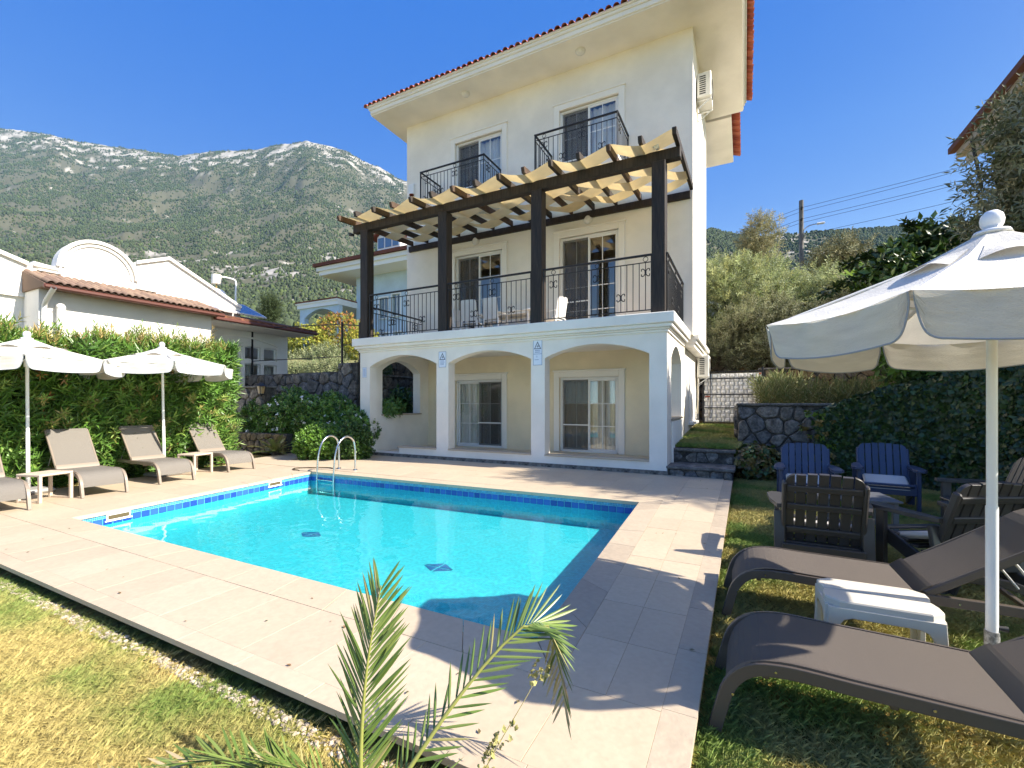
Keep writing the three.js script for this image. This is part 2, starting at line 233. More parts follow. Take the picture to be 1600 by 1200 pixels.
{
  const W = [];
  // upper front wall with the four door openings
  const up = rect(-10.75, -1.2, 3.30, 11.36);
  for (const [a, b] of DX) { up.holes.push(rectHole(a - .06, b + .06, 3.42, 6.44), rectHole(a - .06, b + .06, 7.86, 10.24)); }
  W.push(extr(up, .28).translate(0, 0, ZW - .28));
  // side and back walls of the body
  const sideUp = rect(12.98, 17.3, 3.30, 11.36); W.push(extr(sideUp, .28).rotateY(Math.PI / 2).translate(-1.48, 0, 0).scale(1, 1, 1));
  W.push(box(-10.75, -10.47, 3.3, 11.36, -17.3, -12.98), box(-10.47, -1.48, 0, 11.36, -17.3, -17.05));
  mesh('upper_wall', W.map(uvm), stucco, house);
  const low = rect(-10.1, -1.43, -.05, 3.0);
  for (const [a, b] of DX) low.holes.push(rectHole(a - .06, b + .06, .06, 2.28));
  const lw = [extr(low, .28).translate(0, 0, ZW - .28)];
  mesh('porch_back_wall', uvm(lw[0]), stuccoBounce, house);
  for (const x of [-1.71, -10.1]) mesh('lower_wall', uvm(box(x, x + .28, -.05, 3.0, -17.3, -12.98)), stucco, house);
  // arcade: a front wall with three flat arches and two side walls with one each
  const ar = rect(-10.1, -1.43, -.05, 3.0), bays = [[-9.72, -7.33], [-6.945, -4.545], [-4.19, -1.79]];
  bays.forEach(([a, b], i) => { if (i) { ar.holes.push(archPath(new THREE.Path(), a, b, .26, 2.56, 2.83)); } });
  { const [a, b] = bays[0], p = new THREE.Path(); p.moveTo(a, .1); p.lineTo(a, 2.56); for (let i = 1; i < 16; i++) { const t = i / 16; p.lineTo(lerp(a, b, t), 2.56 + .29 * Math.pow(Math.sin(Math.PI * t), .85)); } p.lineTo(b, 2.56); p.lineTo(b, .26); p.lineTo(-8.62, .26); p.lineTo(-8.62, .1); p.closePath(); ar.holes.push(p); }
  mesh('arcade_wall', uvm(extr(ar, .30).translate(0, 0, ZF - .30)), stucco, house);
  for (const [x, nm] of [[-1.73, 'r'], [-10.1, 'l']]) {
    const s = rect(10.15, 12.7, -.05, 3.0); s.holes.push(archPath(new THREE.Path(), 10.45, 12.25, 1.14, 2.5, 2.84));
    mesh('side_arch_wall', uvm(extr(s, .30).rotateY(Math.PI / 2).translate(x, 0, 0)), stucco, house);
    mesh('sill', cbox(x - .05, x + .35, 1.125, 1.165, -12.29, -10.41, .008), copingM[1], house);
  }
  // balusters below the right hand opening, a small window niche further back
  for (let i = 0; i < 9; i++) mesh('pilaster', cbox(-1.44, -1.38, -.0, 1.10, -10.5 - i * .21, -10.57 - i * .21 + .14, .02), stuccoTrim, house);
  mesh('window_niche', [box(-1.425, -1.40, .95, 2.3, -15.6, -14.0), box(-1.43, -1.30, .88, .95, -15.7, -13.9)], stuccoTrim, house);
  // ledge caps in the bays, plinth, porch floor
  for (const [a, b] of [[-8.66, -7.33], [-6.945, -4.545], [-4.19, -1.79]]) mesh('ledge_cap', cbox(a, b, .262, .295, ZF - .34, ZF + .035, .006), travM[1], house);
  mesh('plinth', [box(-10.12, -9.7, -.05, .085, ZF, ZF + .014), box(-8.62, -1.41, -.05, .085, ZF, ZF + .014), box(-9.7, -8.62, -.05, .082, ZF - .01, ZF + .01)].map(uvm), concrete, house);
  mesh('porch_floor', uvm(box(-9.8, -1.73, -.05, .05, ZW, ZF - .3)), M(lin(.72, .65, .53), .5, { map: T.trav }), house);
  // balcony slab, fascia and stepped mouldings
  mesh('balcony_slab', uvm(box(-10.1, -1.43, 3.0, 3.33, ZW, ZF)), stucco, house);
  mesh('balcony_paving', uvm(box(-10.1, -1.43, 3.33, 3.375, ZW, ZF)), travM[2], house);
  const ring = (o, y0, y1) => [cbox(-10.1 - o, -1.43 + o, y0, y1, ZF, ZF + o, .012), cbox(-1.43, -1.43 + o, y0, y1, ZW, ZF - .001, .012), cbox(-10.1 - o, -10.1, y0, y1, ZW, ZF - .001, .012)];
  mesh('fascia', ring(.17, 3.165, 3.385).map(uvm), stuccoTrim, house);
  mesh('moulding', ring(.12, 3.085, 3.164).map(uvm), stuccoTrim, house);
  mesh('moulding', ring(.07, 3.045, 3.084).map(uvm), stuccoTrim, house);
  mesh('moulding', ring(.035, 2.99, 3.044).map(uvm), stuccoTrim, house);
  // the same mouldings run along the side of the body
  for (const [o, y0, y1] of [[.17, 3.2, 3.34], [.10, 3.10, 3.199], [.05, 3.0, 3.099]]) mesh('moulding', uvm(cbox(-1.43, -1.24 + o, y0, y1, -17.0, ZW - .3, .012)), stuccoTrim, house);
  // floors, inner walls and ceilings inside
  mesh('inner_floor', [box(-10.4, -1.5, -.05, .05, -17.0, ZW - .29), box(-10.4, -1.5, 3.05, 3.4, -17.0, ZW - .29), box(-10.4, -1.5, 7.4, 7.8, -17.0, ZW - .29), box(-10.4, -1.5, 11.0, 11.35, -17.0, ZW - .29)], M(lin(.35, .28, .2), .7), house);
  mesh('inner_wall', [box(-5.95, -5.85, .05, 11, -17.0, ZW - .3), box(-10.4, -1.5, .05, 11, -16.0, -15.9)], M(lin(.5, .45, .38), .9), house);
  // roof: soffit, stepped cornice, hipped tiled slopes
  const roof = mesh('roof', (() => {
    const E = [[-11.55, -11.55], [.02, -11.55], [.02, -17.3], [-11.55, -17.3]], y = 11.68, rx = [-8.6, -3.0], rz = -14.4, ry = 13.6, o = [];
    const t = (...p) => o.push(...p.flat());
    t([E[0][0], y, E[0][1]], [E[1][0], y, E[1][1]], [rx[1], ry, rz], [E[0][0], y, E[0][1]], [rx[1], ry, rz], [rx[0], ry, rz]);
    t([E[1][0], y, E[1][1]], [E[2][0], y, E[2][1]], [rx[1], ry, rz]); t([E[2][0], y, E[2][1]], [E[3][0], y, E[3][1]], [rx[0], ry, rz], [E[2][0], y, E[2][1]], [rx[0], ry, rz], [rx[1], ry, rz]); t([E[3][0], y, E[3][1]], [E[0][0], y, E[0][1]], [rx[0], ry, rz]);
    const g = new THREE.BufferGeometry(); g.setAttribute('position', new THREE.Float32BufferAttribute(o, 3)); g.computeVertexNormals(); return uvm(g);
  })(), terracotta, house);
  mesh('soffit', uvm(box(-11.4, -.04, 11.36, 11.44, -17.15, -11.62)), stucco, roof);
  const eave = (o, y0, y1) => [cbox(-11.4 - o, -.04 + o, y0, y1, -11.62, -11.62 + o + .02, .012), cbox(-.06, -.04 + o, y0, y1, -17.15, -11.621, .012), cbox(-11.4 - o, -11.38, y0, y1, -17.15, -11.621, .012)];
  mesh('cornice', eave(.02, 11.40, 11.52).map(uvm), stuccoTrim, roof); mesh('cornice', eave(.06, 11.521, 11.60).map(uvm), stuccoTrim, roof); mesh('cornice', eave(.10, 11.601, 11.665).map(uvm), stuccoTrim, roof);
  const tg = new THREE.CylinderGeometry(.085, .10, .5, 8, 1, true, 0, Math.PI); tg.rotateX(Math.PI / 2); // half round, along z, opening down
  tg.rotateZ(Math.PI / 2);
  const tm = [[.40, .105, .05], [.46, .14, .07], [.34, .085, .045], [.50, .17, .09]].map(c => M(lin(...c), .8));
  for (let i = 0; i < 58; i++) { const m = mesh('roof_tile', tg, tm[Math.floor(R() * 4)], roof); m.position.set(-11.5 + i * .2, 11.70, -11.68 + rr(-.015, .015)); m.rotation.x = .38; }
  for (let i = 0; i < 28; i++) { const m = mesh('roof_tile', tg, tm[Math.floor(R() * 4)], roof); m.position.set(-.02 + rr(-.012, .012), 11.70, -11.62 - i * .2); m.rotation.order = 'YXZ'; m.rotation.y = Math.PI / 2; m.rotation.x = .38; }
  // lower strip of roof over the rear wing
  mesh('rear_eave', [uvm(box(-1.6, -.40, 11.36, 11.52, -20.6, -17.31)), uvm(box(-10, -1.6, 0, 11, -21, -17.31))], stucco, house);
  for (let i = 0; i < 16; i++) { const m = mesh('roof_tile', tg, tm[Math.floor(R() * 4)], house); m.position.set(-.38, 11.58, -17.4 - i * .2); m.rotation.order = 'YXZ'; m.rotation.y = Math.PI / 2; m.rotation.x = .38; }
}
// sliding doors: frame, two leaves, panes, glazing bars, curtains
const curtainM = MP(lin(.86, .83, .76), 1, { transmission: .15, thickness: 0, map: T.cloth }), screenM = M(lin(.09, .085, .08), .9);
function slidingDoor(x0, x1, y0, y1, rows, opts = {}) {
  const z = ZW - .10, xm = (x0 + x1) / 2, f = .055;
  const d = mesh('sliding_door', [cbox(x0 - .06, x0, y0, y1 + .06, z - .06, z + .05), cbox(x1, x1 + .06, y0, y1 + .06, z - .06, z + .05), cbox(x0, x1, y1, y1 + .06, z - .06, z + .05), cbox(x0, x1, y0 - .02, y0 + .04, z - .06, z + .05)], whiteFrame, house);
  const leaf = (a, b, zz, screen) => {
    mesh('leaf', [cbox(a, a + f, y0 + .04, y1, zz - .02, zz + .02), cbox(b - f, b, y0 + .04, y1, zz - .02, zz + .02), cbox(a + f, b - f, y1 - f, y1, zz - .02, zz + .02), cbox(a + f, b - f, y0 + .04, y0 + .04 + f, zz - .02, zz + .02)], whiteFrame, d);
    const n = 2, H = y1 - y0 - .04 - 2 * f, Wd = b - a - 2 * f;
    for (let i = 0; i < n; i++) for (let j = 0; j < rows; j++) { const px = a + f + Wd * i / n, py = y0 + .04 + f + H * j / rows; mesh('pane', box(px + .011, px + Wd / n - .011, py + .011, py + H / rows - .011, zz - .003, zz + .003).translate(0, 0, 0), glassM, d); }
    mesh('glazing_bar', cbox((a + b) / 2 - .012, (a + b) / 2 + .012, y0 + .04 + f, y1 - f, zz - .009, zz + .009, .003), whiteFrame, d);
    for (let j = 1; j < rows; j++) mesh('glazing_bar', cbox(a + f, b - f, y0 + .04 + f + H * j / rows - .012, y0 + .04 + f + H * j / rows + .012, zz - .0085, zz + .0085, .003), whiteFrame, d);
    if (screen) { mesh('insect_screen', box(a + .02, b - .01, y0 + .05, y1 - .01, zz + .028, zz + .031), MP(lin(.10, .095, .09), .9, { transparent: true, opacity: .38 }), d); mesh('screen_rail', cbox(a, b, y0 + (y1 - y0) * .36, y0 + (y1 - y0) * .36 + .035, zz + .027, zz + .045, .004), whiteFrame, d); }
  };
  leaf(x0, xm + .03, z - .025, opts.screen === 0); leaf(xm - .03, x1, z + .022, opts.screen === 1);
  const pleat = (a, b, zz) => { const s = new THREE.PlaneGeometry(b - a, y1 - y0 - .05, Math.max(8, Math.round((b - a) * 40)), 1), p = s.attributes.position; for (let i = 0; i < p.count; i++) p.setZ(i, .03 * Math.sin(p.getX(i) * 42 + a * 9) + .02 * Math.sin(p.getX(i) * 23 + a)); s.computeVertexNormals(); mesh('curtain', s.translate((a + b) / 2, (y0 + y1) / 2, zz), opts.cm || curtainM, d); };
  for (const [a, b] of opts.curtains || []) pleat(lerp(x0, x1, a), lerp(x0, x1, b), z - .14);
  // plastered surround
  const sx0 = x0 - .06, sx1 = x1 + .06, w = .17, sr = (a, b, c, e, o) => cbox(a, b, c, e, ZW - .001 + 0, ZW + o, .01);
  mesh('door_surround', [sr(sx0 - w, sx0, y0 - .02, y1 + .06 + w, .05), sr(sx1, sx1 + w, y0 - .02, y1 + .06 + w, .05), sr(sx0, sx1, y1 + .06, y1 + .06 + w, .05), cbox(sx0 - w - .03, sx1 + w + .03, y1 + .06 + w, y1 + .06 + w + .05, ZW, ZW + .075, .01)], stuccoTrim, house);
}
const brownCurtain = MP(lin(.20, .16, .125), 1, { transmission: .1, thickness: 0, map: T.cloth });
slidingDoor(...DX[0], .08, 2.20, 3, { curtains: [[0, .5], [.52, .7], [.86, 1]], screen: 1 });
slidingDoor(...DX[1], .08, 2.20, 3, { curtains: [[.5, .76], [.77, 1], [.02, .47]], screen: 0 });
slidingDoor(...DX[0], 3.44, 6.36, 4, { curtains: [[0, .4], [.9, 1]], screen: 0, cm: brownCurtain });
slidingDoor(...DX[1], 3.44, 6.36, 4, { curtains: [[0.02, .47]], screen: 0, cm: brownCurtain });
slidingDoor(...DX[0], 7.88, 10.16, 3, { curtains: [[.5, .98], [0, .45]], screen: 0 });
slidingDoor(...DX[1], 7.88, 10.16, 3, { curtains: [[.5, 1], [.05, .46]], screen: 0, cm: curtainM });

// wrought railings
const scrollG = (() => { const g = []; for (const s of [-1, 1]) { const p = []; for (let i = 0; i <= 20; i++) { const t = i / 20, a = lerp(-2.5, 2.5, t), k = 1 - .62 * smooth(.62, 1, Math.abs(a) / 2.5); p.push(V(s * (.052 - .042 * Math.cos(a) * k - .006), .055 * Math.sin(a * .98) * (.55 + .45 * k) + .028 * Math.sign(a) * (1 - k) * -.2, 0)); } g.push(tube(p, .0075, 26, 5)); } g.push(cbox(-.012, .012, -.02, .02, -.012, .012, .003)); return merge(g); })();
const ringG = new THREE.TorusGeometry(.05, .007, 5, 18);
function railing(a, b, y0, y1, name = 'balcony_railing', parent = house, step = .135) { // a, b: (x, z)
  const L = Math.hypot(b[0] - a[0], b[1] - a[1]), g = new THREE.Group(); g.name = name; parent.add(g);
  g.position.set(a[0], y0, a[1]); g.rotation.y = -Math.atan2(b[1] - a[1], b[0] - a[0]); const H = y1 - y0;
  mesh('top_rail', cbox(0, L, H - .045, H, -.025, .025, .008), ironM, g); mesh('rail', cbox(0, L, H - .185, H - .165, -.01, .01, .003), ironM, g); mesh('rail', cbox(0, L, .09, .112, -.01, .01, .003), ironM, g);
  const n = Math.max(2, Math.round(L / step)), bg = cbox(-.0075, .0075, .112, H - .185, -.0075, .0075, .002);
  for (let i = 1; i < n; i++) { const m = mesh('baluster', bg, ironM, g); m.position.x = L * i / n; if (i % 4 === 2) { const q = i % 8 === 2 ? .66 : .30; for (const yy of [.70, .32]) if ((i % 8 === 2) === (yy > .5)) { const s = mesh('scroll', scrollG, ironM, g); s.position.set(L * i / n, H * yy, 0); s.scale.setScalar(1.45); } if (i % 8 === 2) { const r = mesh('ring', ringG, ironM, g); r.position.set(L * i / n, H - .105, 0); } else { } } }
  for (const x of [.01, L - .01]) mesh('end_bar', cbox(x - .012, x + .012, 0, H - .045, -.012, .012, .003), ironM, g);
  return g;
}
railing([-9.75, ZF - .02], [-7.27, ZF - .02], 3.38, 4.67); railing([-6.98, ZF - .02], [-4.55, ZF - .02], 3.38, 4.67); railing([-4.24, ZF - .02], [-1.74, ZF - .02], 3.38, 4.67);
railing([-1.44, ZF - .05], [-1.44, ZW + .02], 3.38, 4.67); railing([-10.05, ZF - .05], [-10.05, ZW + .02], 3.38, 4.42);
for (const [x0, x1, z1] of [[-9.30, -6.93, -11.66], [-5.18, -2.88, -11.5]]) {
  mesh('balconette_slab', uvm(cbox(x0 - .05, x1 + .05, 7.66, 7.82, ZW, z1 + .06, .015)), stuccoTrim, house);
  railing([x0, z1], [x1, z1], 7.82, 8.97, 'balconette_railing'); railing([x0, ZW], [x0, z1 + .03], 7.82, 8.97, 'balconette_railing'); railing([x1, z1 + .03], [x1, ZW], 7.82, 8.97, 'balconette_railing');
}
// soffit and wall lights: ribbed glass domes (unlit by day)
const domeM = M(lin(.72, .71, .68), .25), domeG = (() => { const p = []; for (let i = 0; i <= 8; i++) { const a = i / 8 * Math.PI / 2; p.push(new THREE.Vector2(.13 * Math.cos(a), .09 * Math.sin(a))); } return merge([new THREE.LatheGeometry(p, 16), new THREE.CylinderGeometry(.145, .145, .03, 18).translate(0, -.01, 0)]); })();
const lampAt = (name, x, y, z, down) => { const m = mesh(name, domeG, domeM, house); m.position.set(x, y, z); m.rotation.x = down ? Math.PI : Math.PI / 2; return m; };
for (const x of [-7.9, -4.08]) { lampAt('soffit_dome', x, 11.345, -12.14, true); lampAt('wall_dome', x + .05, 6.84, ZW + .012, false); }
rebase(house, -5.77, 0, -12.7);

// ---------- pergola on the balcony ----------
const timber = M(lin(.05, .034, .025), .7, { map: T.wood, bumpMap: T.wood, bumpScale: .003 }), timberLight = M(lin(.12, .065, .035), .7, { map: T.wood, bumpMap: T.wood, bumpScale: .003 });
const strapM = MP(lin(.90, .70, .36), 1, { transmission: .45, thickness: 0, map: T.cloth });
const pergola = thing('pergola', 'dark timber pergola with woven cream fabric strips over the balcony', 'pergola');
{
  for (const x of [-9.94, -7.13, -4.40, -1.60]) mesh('post', uvm(cbox(x - .14, x + .14, 3.385, 6.58, ZF - .25, ZF + .03, .012)), timber, pergola);
  mesh('front_beam', uvm(cbox(-10.42, -1.17, 6.581, 6.815, ZF - .2, ZF - .02, .012)), timber, pergola);
  mesh('wall_plate', uvm(cbox(-10.62, -1.25, 6.86, 7.06, ZW + .001, ZW + .08, .01)), timber, pergola);
  const N = 15, X = i => lerp(-10.42, -1.22, i / (N - 1)), yb = z => 6.815 + (ZF - z) * .085, z0 = -9.33;
  for (let i = 0; i < N; i++) { // rafters with a rounded nose
    const s = new THREE.Shape(), L = 3.3; s.moveTo(0, 0); s.lineTo(L, 0); s.lineTo(L, .15); s.lineTo(.05, .15); s.quadraticCurveTo(-.05, .14, -.02, .08); s.quadraticCurveTo(0, .02, 0, 0);
    const g = uvm(extr(s, .07, .006)), m = mesh('rafter', g, i % 3 ? timber : timberLight, pergola); m.position.set(X(i) - .035, yb(z0), z0); m.rotation.y = Math.PI / 2; m.rotation.order = 'YXZ'; m.rotation.z = Math.atan(.085);
  }
  const rows = [-9.68, -10.28, -10.88, -11.48, -12.10];
  rows.forEach((zc, r) => { // each strip goes over one rafter and under the next
    const w = .56, nseg = (N - 1) * 8, pos = [], uv = [], idx = [];
    for (let i = 0; i <= nseg; i++) {
      const f = i / 8, x = lerp(X(0), X(N - 1), i / nseg), q = (f + r) % 2, y = yb(zc) + .075 + (1 - 2 * (q > 1 ? 2 - q : q)) * .098 - .035 * Math.sin(Math.PI * (f % 1)) * (.6 + .4 * Math.sin(f * 3.1 + r));
      for (const s of [-.5, .5]) { const wz = zc + s * w + .02 * Math.sin(f * 1.7 + r * 2); pos.push(x, y + s * -.085 * w + .008 * Math.sin(f * 5 + s * 4 + r), wz); uv.push(x, wz); }
    }
    for (let i = 0; i < nseg; i++) idx.push(i * 2, i * 2 + 1, i * 2 + 3, i * 2, i * 2 + 3, i * 2 + 2);
    const g = new THREE.BufferGeometry(); g.setAttribute('position', new THREE.Float32BufferAttribute(pos, 3)); g.setAttribute('uv', new THREE.Float32BufferAttribute(uv, 2)); g.setIndex(idx); g.computeVertexNormals(); mesh('fabric_strip', g, strapM, pergola);
  });
  // little security cameras clipped to the ends of the beam
  for (const [x, m] of [[-1.62, whiteFrame], [-10.35, dark]]) { const b = mesh('security_camera', [rod(V(0, 0, 0), V(0, -.02, .14), .04, .055, 12), rod(V(0, .06, -.02), V(0, 0, 0), .015)], m, pergola); b.position.set(x, x < -5 ? 6.5 : 6.84, ZF + .02); }
  rebase(pergola, -5.8, 3.38, ZF);
}
// ---------- parasols ----------
const canvasM = MP(lin(.82, .785, .71), 1, { transmission: .24, thickness: 0, map: T.cloth, bumpMap: T.clothB, bumpScale: .004 }), poleM = M(lin(.80, .80, .78), .3), ribM = M(lin(.70, .68, .63), .5);
const pipingM = M(lin(.30, .33, .38), .8);
function parasol(R0, rim, top, phi, label, group, p) {
  const o = thing('parasol', label, 'parasol', group, p), n = 8;
  mesh('base', [cbox(-.27, .27, 0, .075, -.27, .27, .03), rod(V(0, .07, 0), V(0, .32, 0), .034, .032, 14)], M(lin(.72, .71, .68), .6, { map: T.stone }), o);
  mesh('pole', rod(V(0, .08, 0), V(0, top - .05, 0), .0235, .0235, 16), poleM, o); mesh('lower_sleeve', rod(V(0, .3, 0), V(0, 1.02, 0), .027, .027, 16), poleM, o); mesh('locking_knob', [rod(V(.02, .34, .0), V(.065, .34, 0), .013, .016, 10)], dark, o);
  const P = i => { const a = phi + i * 2 * Math.PI / n; return [Math.cos(a), Math.sin(a)]; };
  const surf = (i, s, t) => { // s along the panel 0..1, t from the top 0..1
    const a = P(i), b = P(i + 1), r = .05 + (R0 - .05) * t, x = lerp(a[0], b[0], s) * r, z = lerp(a[1], b[1], s) * r, mid = 4 * s * (1 - s);
    return V(x, lerp(top, rim, t) - .05 * Math.sin(Math.PI * t) - mid * (.045 * t) + mid * .006 * Math.sin(t * 19 + i * 2) * t, z);
  };
  const grid = (f, nu, nv) => { const g = new THREE.PlaneGeometry(1, 1, nu, nv), p = g.attributes.position, uv = g.attributes.uv; for (let k = 0; k < p.count; k++) { const s = uv.getX(k), t = uv.getY(k), q = f(s, t); p.setXYZ(k, q.x, q.y, q.z); uv.setXY(k, s * 1.0, t * 1.2); } g.computeVertexNormals(); return g; };
  for (let i = 0; i < n; i++) {
    const pan = mesh('canopy_panel', grid((s, t) => surf(i, s, t), 8, 10), canvasM, o);
    mesh('vent_flap', grid((s, t) => { const S = .16 + .68 * s, q = surf(i, S, .20 + .20 * t); q.y += .006 + .045 * Math.sin(Math.PI * s) * t; return q; }, 8, 4), canvasM, pan);
    mesh('valance', grid((s, t) => { const q = surf(i, lerp(.015, .985, s), 1), e = Math.min(s, 1 - s), h = .20 * (e < .09 ? .30 + .70 * Math.sqrt(1 - Math.pow(1 - e / .09, 2)) : 1), k = 1 + .012 * t * Math.sin(s * 14 + i); q.y -= (1 - t) * h; q.x *= 1 + (k - 1) * 1.2 - .012 * (1 - t); q.z *= 1 + (k - 1) * 1.2 - .012 * (1 - t); return q; }, 22, 3), canvasM, pan);
    { const pp = [], e0 = (s, t) => { const q = surf(i, lerp(.015, .985, s), 1), e = Math.min(s, 1 - s), h = .20 * (e < .09 ? .30 + .70 * Math.sqrt(1 - Math.pow(1 - e / .09, 2)) : 1); q.y -= h * t; q.x *= .988 + .012 * (1 - t); q.z *= .988 + .012 * (1 - t); return q; }; pp.push(e0(0, 0)); for (let k = 0; k <= 24; k++) pp.push(e0(k / 24, 1)); pp.push(e0(1, 0)); mesh('piping', tube(pp, .0045, 56, 5), pipingM, pan); }
    const a = P(i), tip = V(a[0] * R0 * .985, rim - .012, a[1] * R0 * .985), hub = V(a[0] * .04, top - .06, a[1] * .04);
    mesh('rib', rod(hub, tip, .009, .008, 6), ribM, o); const m = hub.clone().lerp(tip, .52); mesh('stretcher', rod(V(a[0] * .04, rim - .0, a[1] * .04), m, .008, .008, 6), ribM, o);
  }
  mesh('runner', [new THREE.CylinderGeometry(.042, .042, .13, 16).translate(0, rim - .03, 0)], poleM, o); mesh('pull_handle', cbox(-.075, -.045, rim - .075, rim - .045, -.012, .012, .006), M(lin(.35, .04, .015), .5), o);
  mesh('crown', new THREE.CylinderGeometry(.05, .06, .05, 16).translate(0, top - .02, 0), poleM, o);
  mesh('finial', new THREE.LatheGeometry([[0.001, .125], [.026, .12], [.046, .098], [.052, .07], [.048, .042], [.036, .02], [.075, .008], [.085, -.012], [.05, -.02]].map(q => new THREE.Vector2(...q)), 20).translate(0, top, 0), M(lin(.82, .82, .82), .3), o);
  return o;
}
parasol(1.14, 2.09, 2.56, 2.125, 'large white parasol in front at the right, between the two brown loungers', null, [1.24, -.10, -3.5]);
const pl1 = parasol(1.27, 2.20, 2.58, .3, 'white parasol at the left edge, over the first two taupe loungers', 'white parasols in front of the hedge', [-10.6, -.0, -3.02]);
const pl2 = parasol(1.30, 2.26, 2.66, .3, 'white parasol standing nearest the stone wall, between second and third taupe loungers', 'white parasols in front of the hedge', [-10.75, 0, -5.08]);
pl1.rotation.z = .02; pl2.rotation.z = .035;

// ---------- sun loungers ----------
const offsetShape = (pts, t) => { const n = pts.length, A = [], B = []; for (let i = 0; i < n; i++) { const a = pts[Math.max(0, i - 1)], b = pts[Math.min(n - 1, i + 1)], d = b.clone().sub(a).normalize(); A.push([pts[i].x - d.y * t / 2, pts[i].y + d.x * t / 2]); B.push([pts[i].x + d.y * t / 2, pts[i].y - d.x * t / 2]); } return poly([...A, ...B.reverse()]); };
const path = (p, n) => new THREE.CatmullRomCurve3(p.map(([x, y]) => V(x, y, 0)), false, 'centripetal').getSpacedPoints(n);
const slingUV = g => uvm(g);
function lounger(name, frameM, slingM, back, label, group) {
  const o = thing(name, label, 'sun lounger', group), h = .30, bl = .84, hx = 1.06;
  const prof = path([[-.10, 0], [-.075, .10], [-.03, .24], [.05, .325], [.17, .355], [.5, .352], [1.0, .345], [1.55, .34], [1.72, .32], [1.84, .24], [1.90, .10], [1.925, 0]], 60);
  for (const z of [-h, h - .032]) { const g = uvm(extr(offsetShape(prof, .06), .032, .004).translate(0, 0, z)); mesh('side_rail', g, frameM, o); }
  const sl = path([[-.055, .16], [-.02, .27], [.055, .352], [.17, .387], [.5, .383], [.8, .377], [hx - .05, .372]], 30);
  mesh('seat_sling', slingUV(extr(offsetShape(sl, .006), 2 * h - .024).translate(0, 0, -h + .012)), slingM, o);
  for (const z of [-h + .012, h - .026]) mesh('sling_hem', uvm(extr(offsetShape(sl, .014), .014).translate(0, .001, z)), frameM, o);
  for (const x of [.12, .6, 1.12, 1.62]) mesh('cross_bar', bar(V(x, .305, -h + .03), V(x, .305, h - .03), .03, .03), frameM, o);
  for (const z of [-h - .004, h + .004]) for (const [x, y] of [[-.02, .2], [.16, .352], [.72, .348], [1.22, .342]]) mesh('rivet', rod(V(x, y, z), V(x, y, z + Math.sign(z) * .006), .007, .006, 8), steel, o);
  // backrest, hinged
  const b = new THREE.Group(); b.name = 'backrest'; o.add(b); b.position.set(hx, .372, 0); b.rotation.z = back;
  for (const z of [-h + .006, h - .036]) mesh('back_rail', uvm(cbox(0, bl, -.028, .022, z, z + .03, .008)), frameM, b);
  const bs = path([[.0, .026], [.3, .012], [.6, .018], [bl - .04, .034], [bl + .01, .026]], 14); mesh('back_sling', slingUV(extr(offsetShape(bs, .006), 2 * h - .05).translate(0, 0, -h + .025)), slingM, b);
  for (const x of [.02, bl - .02]) mesh('back_bar', bar(V(x, 0, -h + .03), V(x, 0, h - .03), .028, .028), frameM, b);
  mesh('hinge_flap', uvm(extr(offsetShape(path([[-.075, .012], [-.03, .022], [.03, .03], [.06, .03]], 6), .01), 2 * h - .03).translate(0, 0, -h + .015)), frameM, b);
  const foot = V(hx + Math.cos(back) * bl * .62, .372 + Math.sin(back) * bl * .62, 0);
  for (const z of [-h + .075, h - .075]) mesh('prop_rod', rod(V(foot.x, foot.y - .03, z), V(1.70, .33, z), .008, .008, 6), M(lin(.55, .52, .48), .4), o);
  return o;
}
const taupe = M(lin(.265, .24, .21), .85, { map: T.weave, bumpMap: T.weaveB, bumpScale: .001 }), taupeF = M(lin(.235, .19, .15), .45), brown = M(lin(.165, .135, .112), .85, { map: T.weave, bumpMap: T.weaveB, bumpScale: .001 }), brownF = M(lin(.085, .068, .056), .4);
const LG = 'taupe loungers on the deck by the hedge';
const lg0 = lounger('sun_lounger', taupeF, taupe, .86, 'taupe lounger at the left edge of the photo, mostly cut off', LG); lg0.position.set(-9.05, 0, -2.28); lg0.rotation.y = Math.PI - .05;
[['taupe lounger between the two parasol poles, second from the left edge', -9.36, -3.54, .05], ['taupe lounger under the second parasol, third from the left edge', -9.68, -4.75, .04], ['taupe lounger nearest the stone wall and shrubs', -10.06, -6.22, .02]].forEach(([l, x, z, a]) => copyOf(lg0, l, [x, 0, z], Math.PI - a));
const lr = lounger('sun_lounger', brownF, brown, .60, 'dark brown lounger nearest the camera, at the lower right corner', 'dark brown loungers on the right lawn'); lr.position.set(-.03, -.10, -2.73);
copyOf(lr, 'dark brown lounger behind the white stool, in front of the slatted chairs', [-.03, -.10, -4.07], .02);

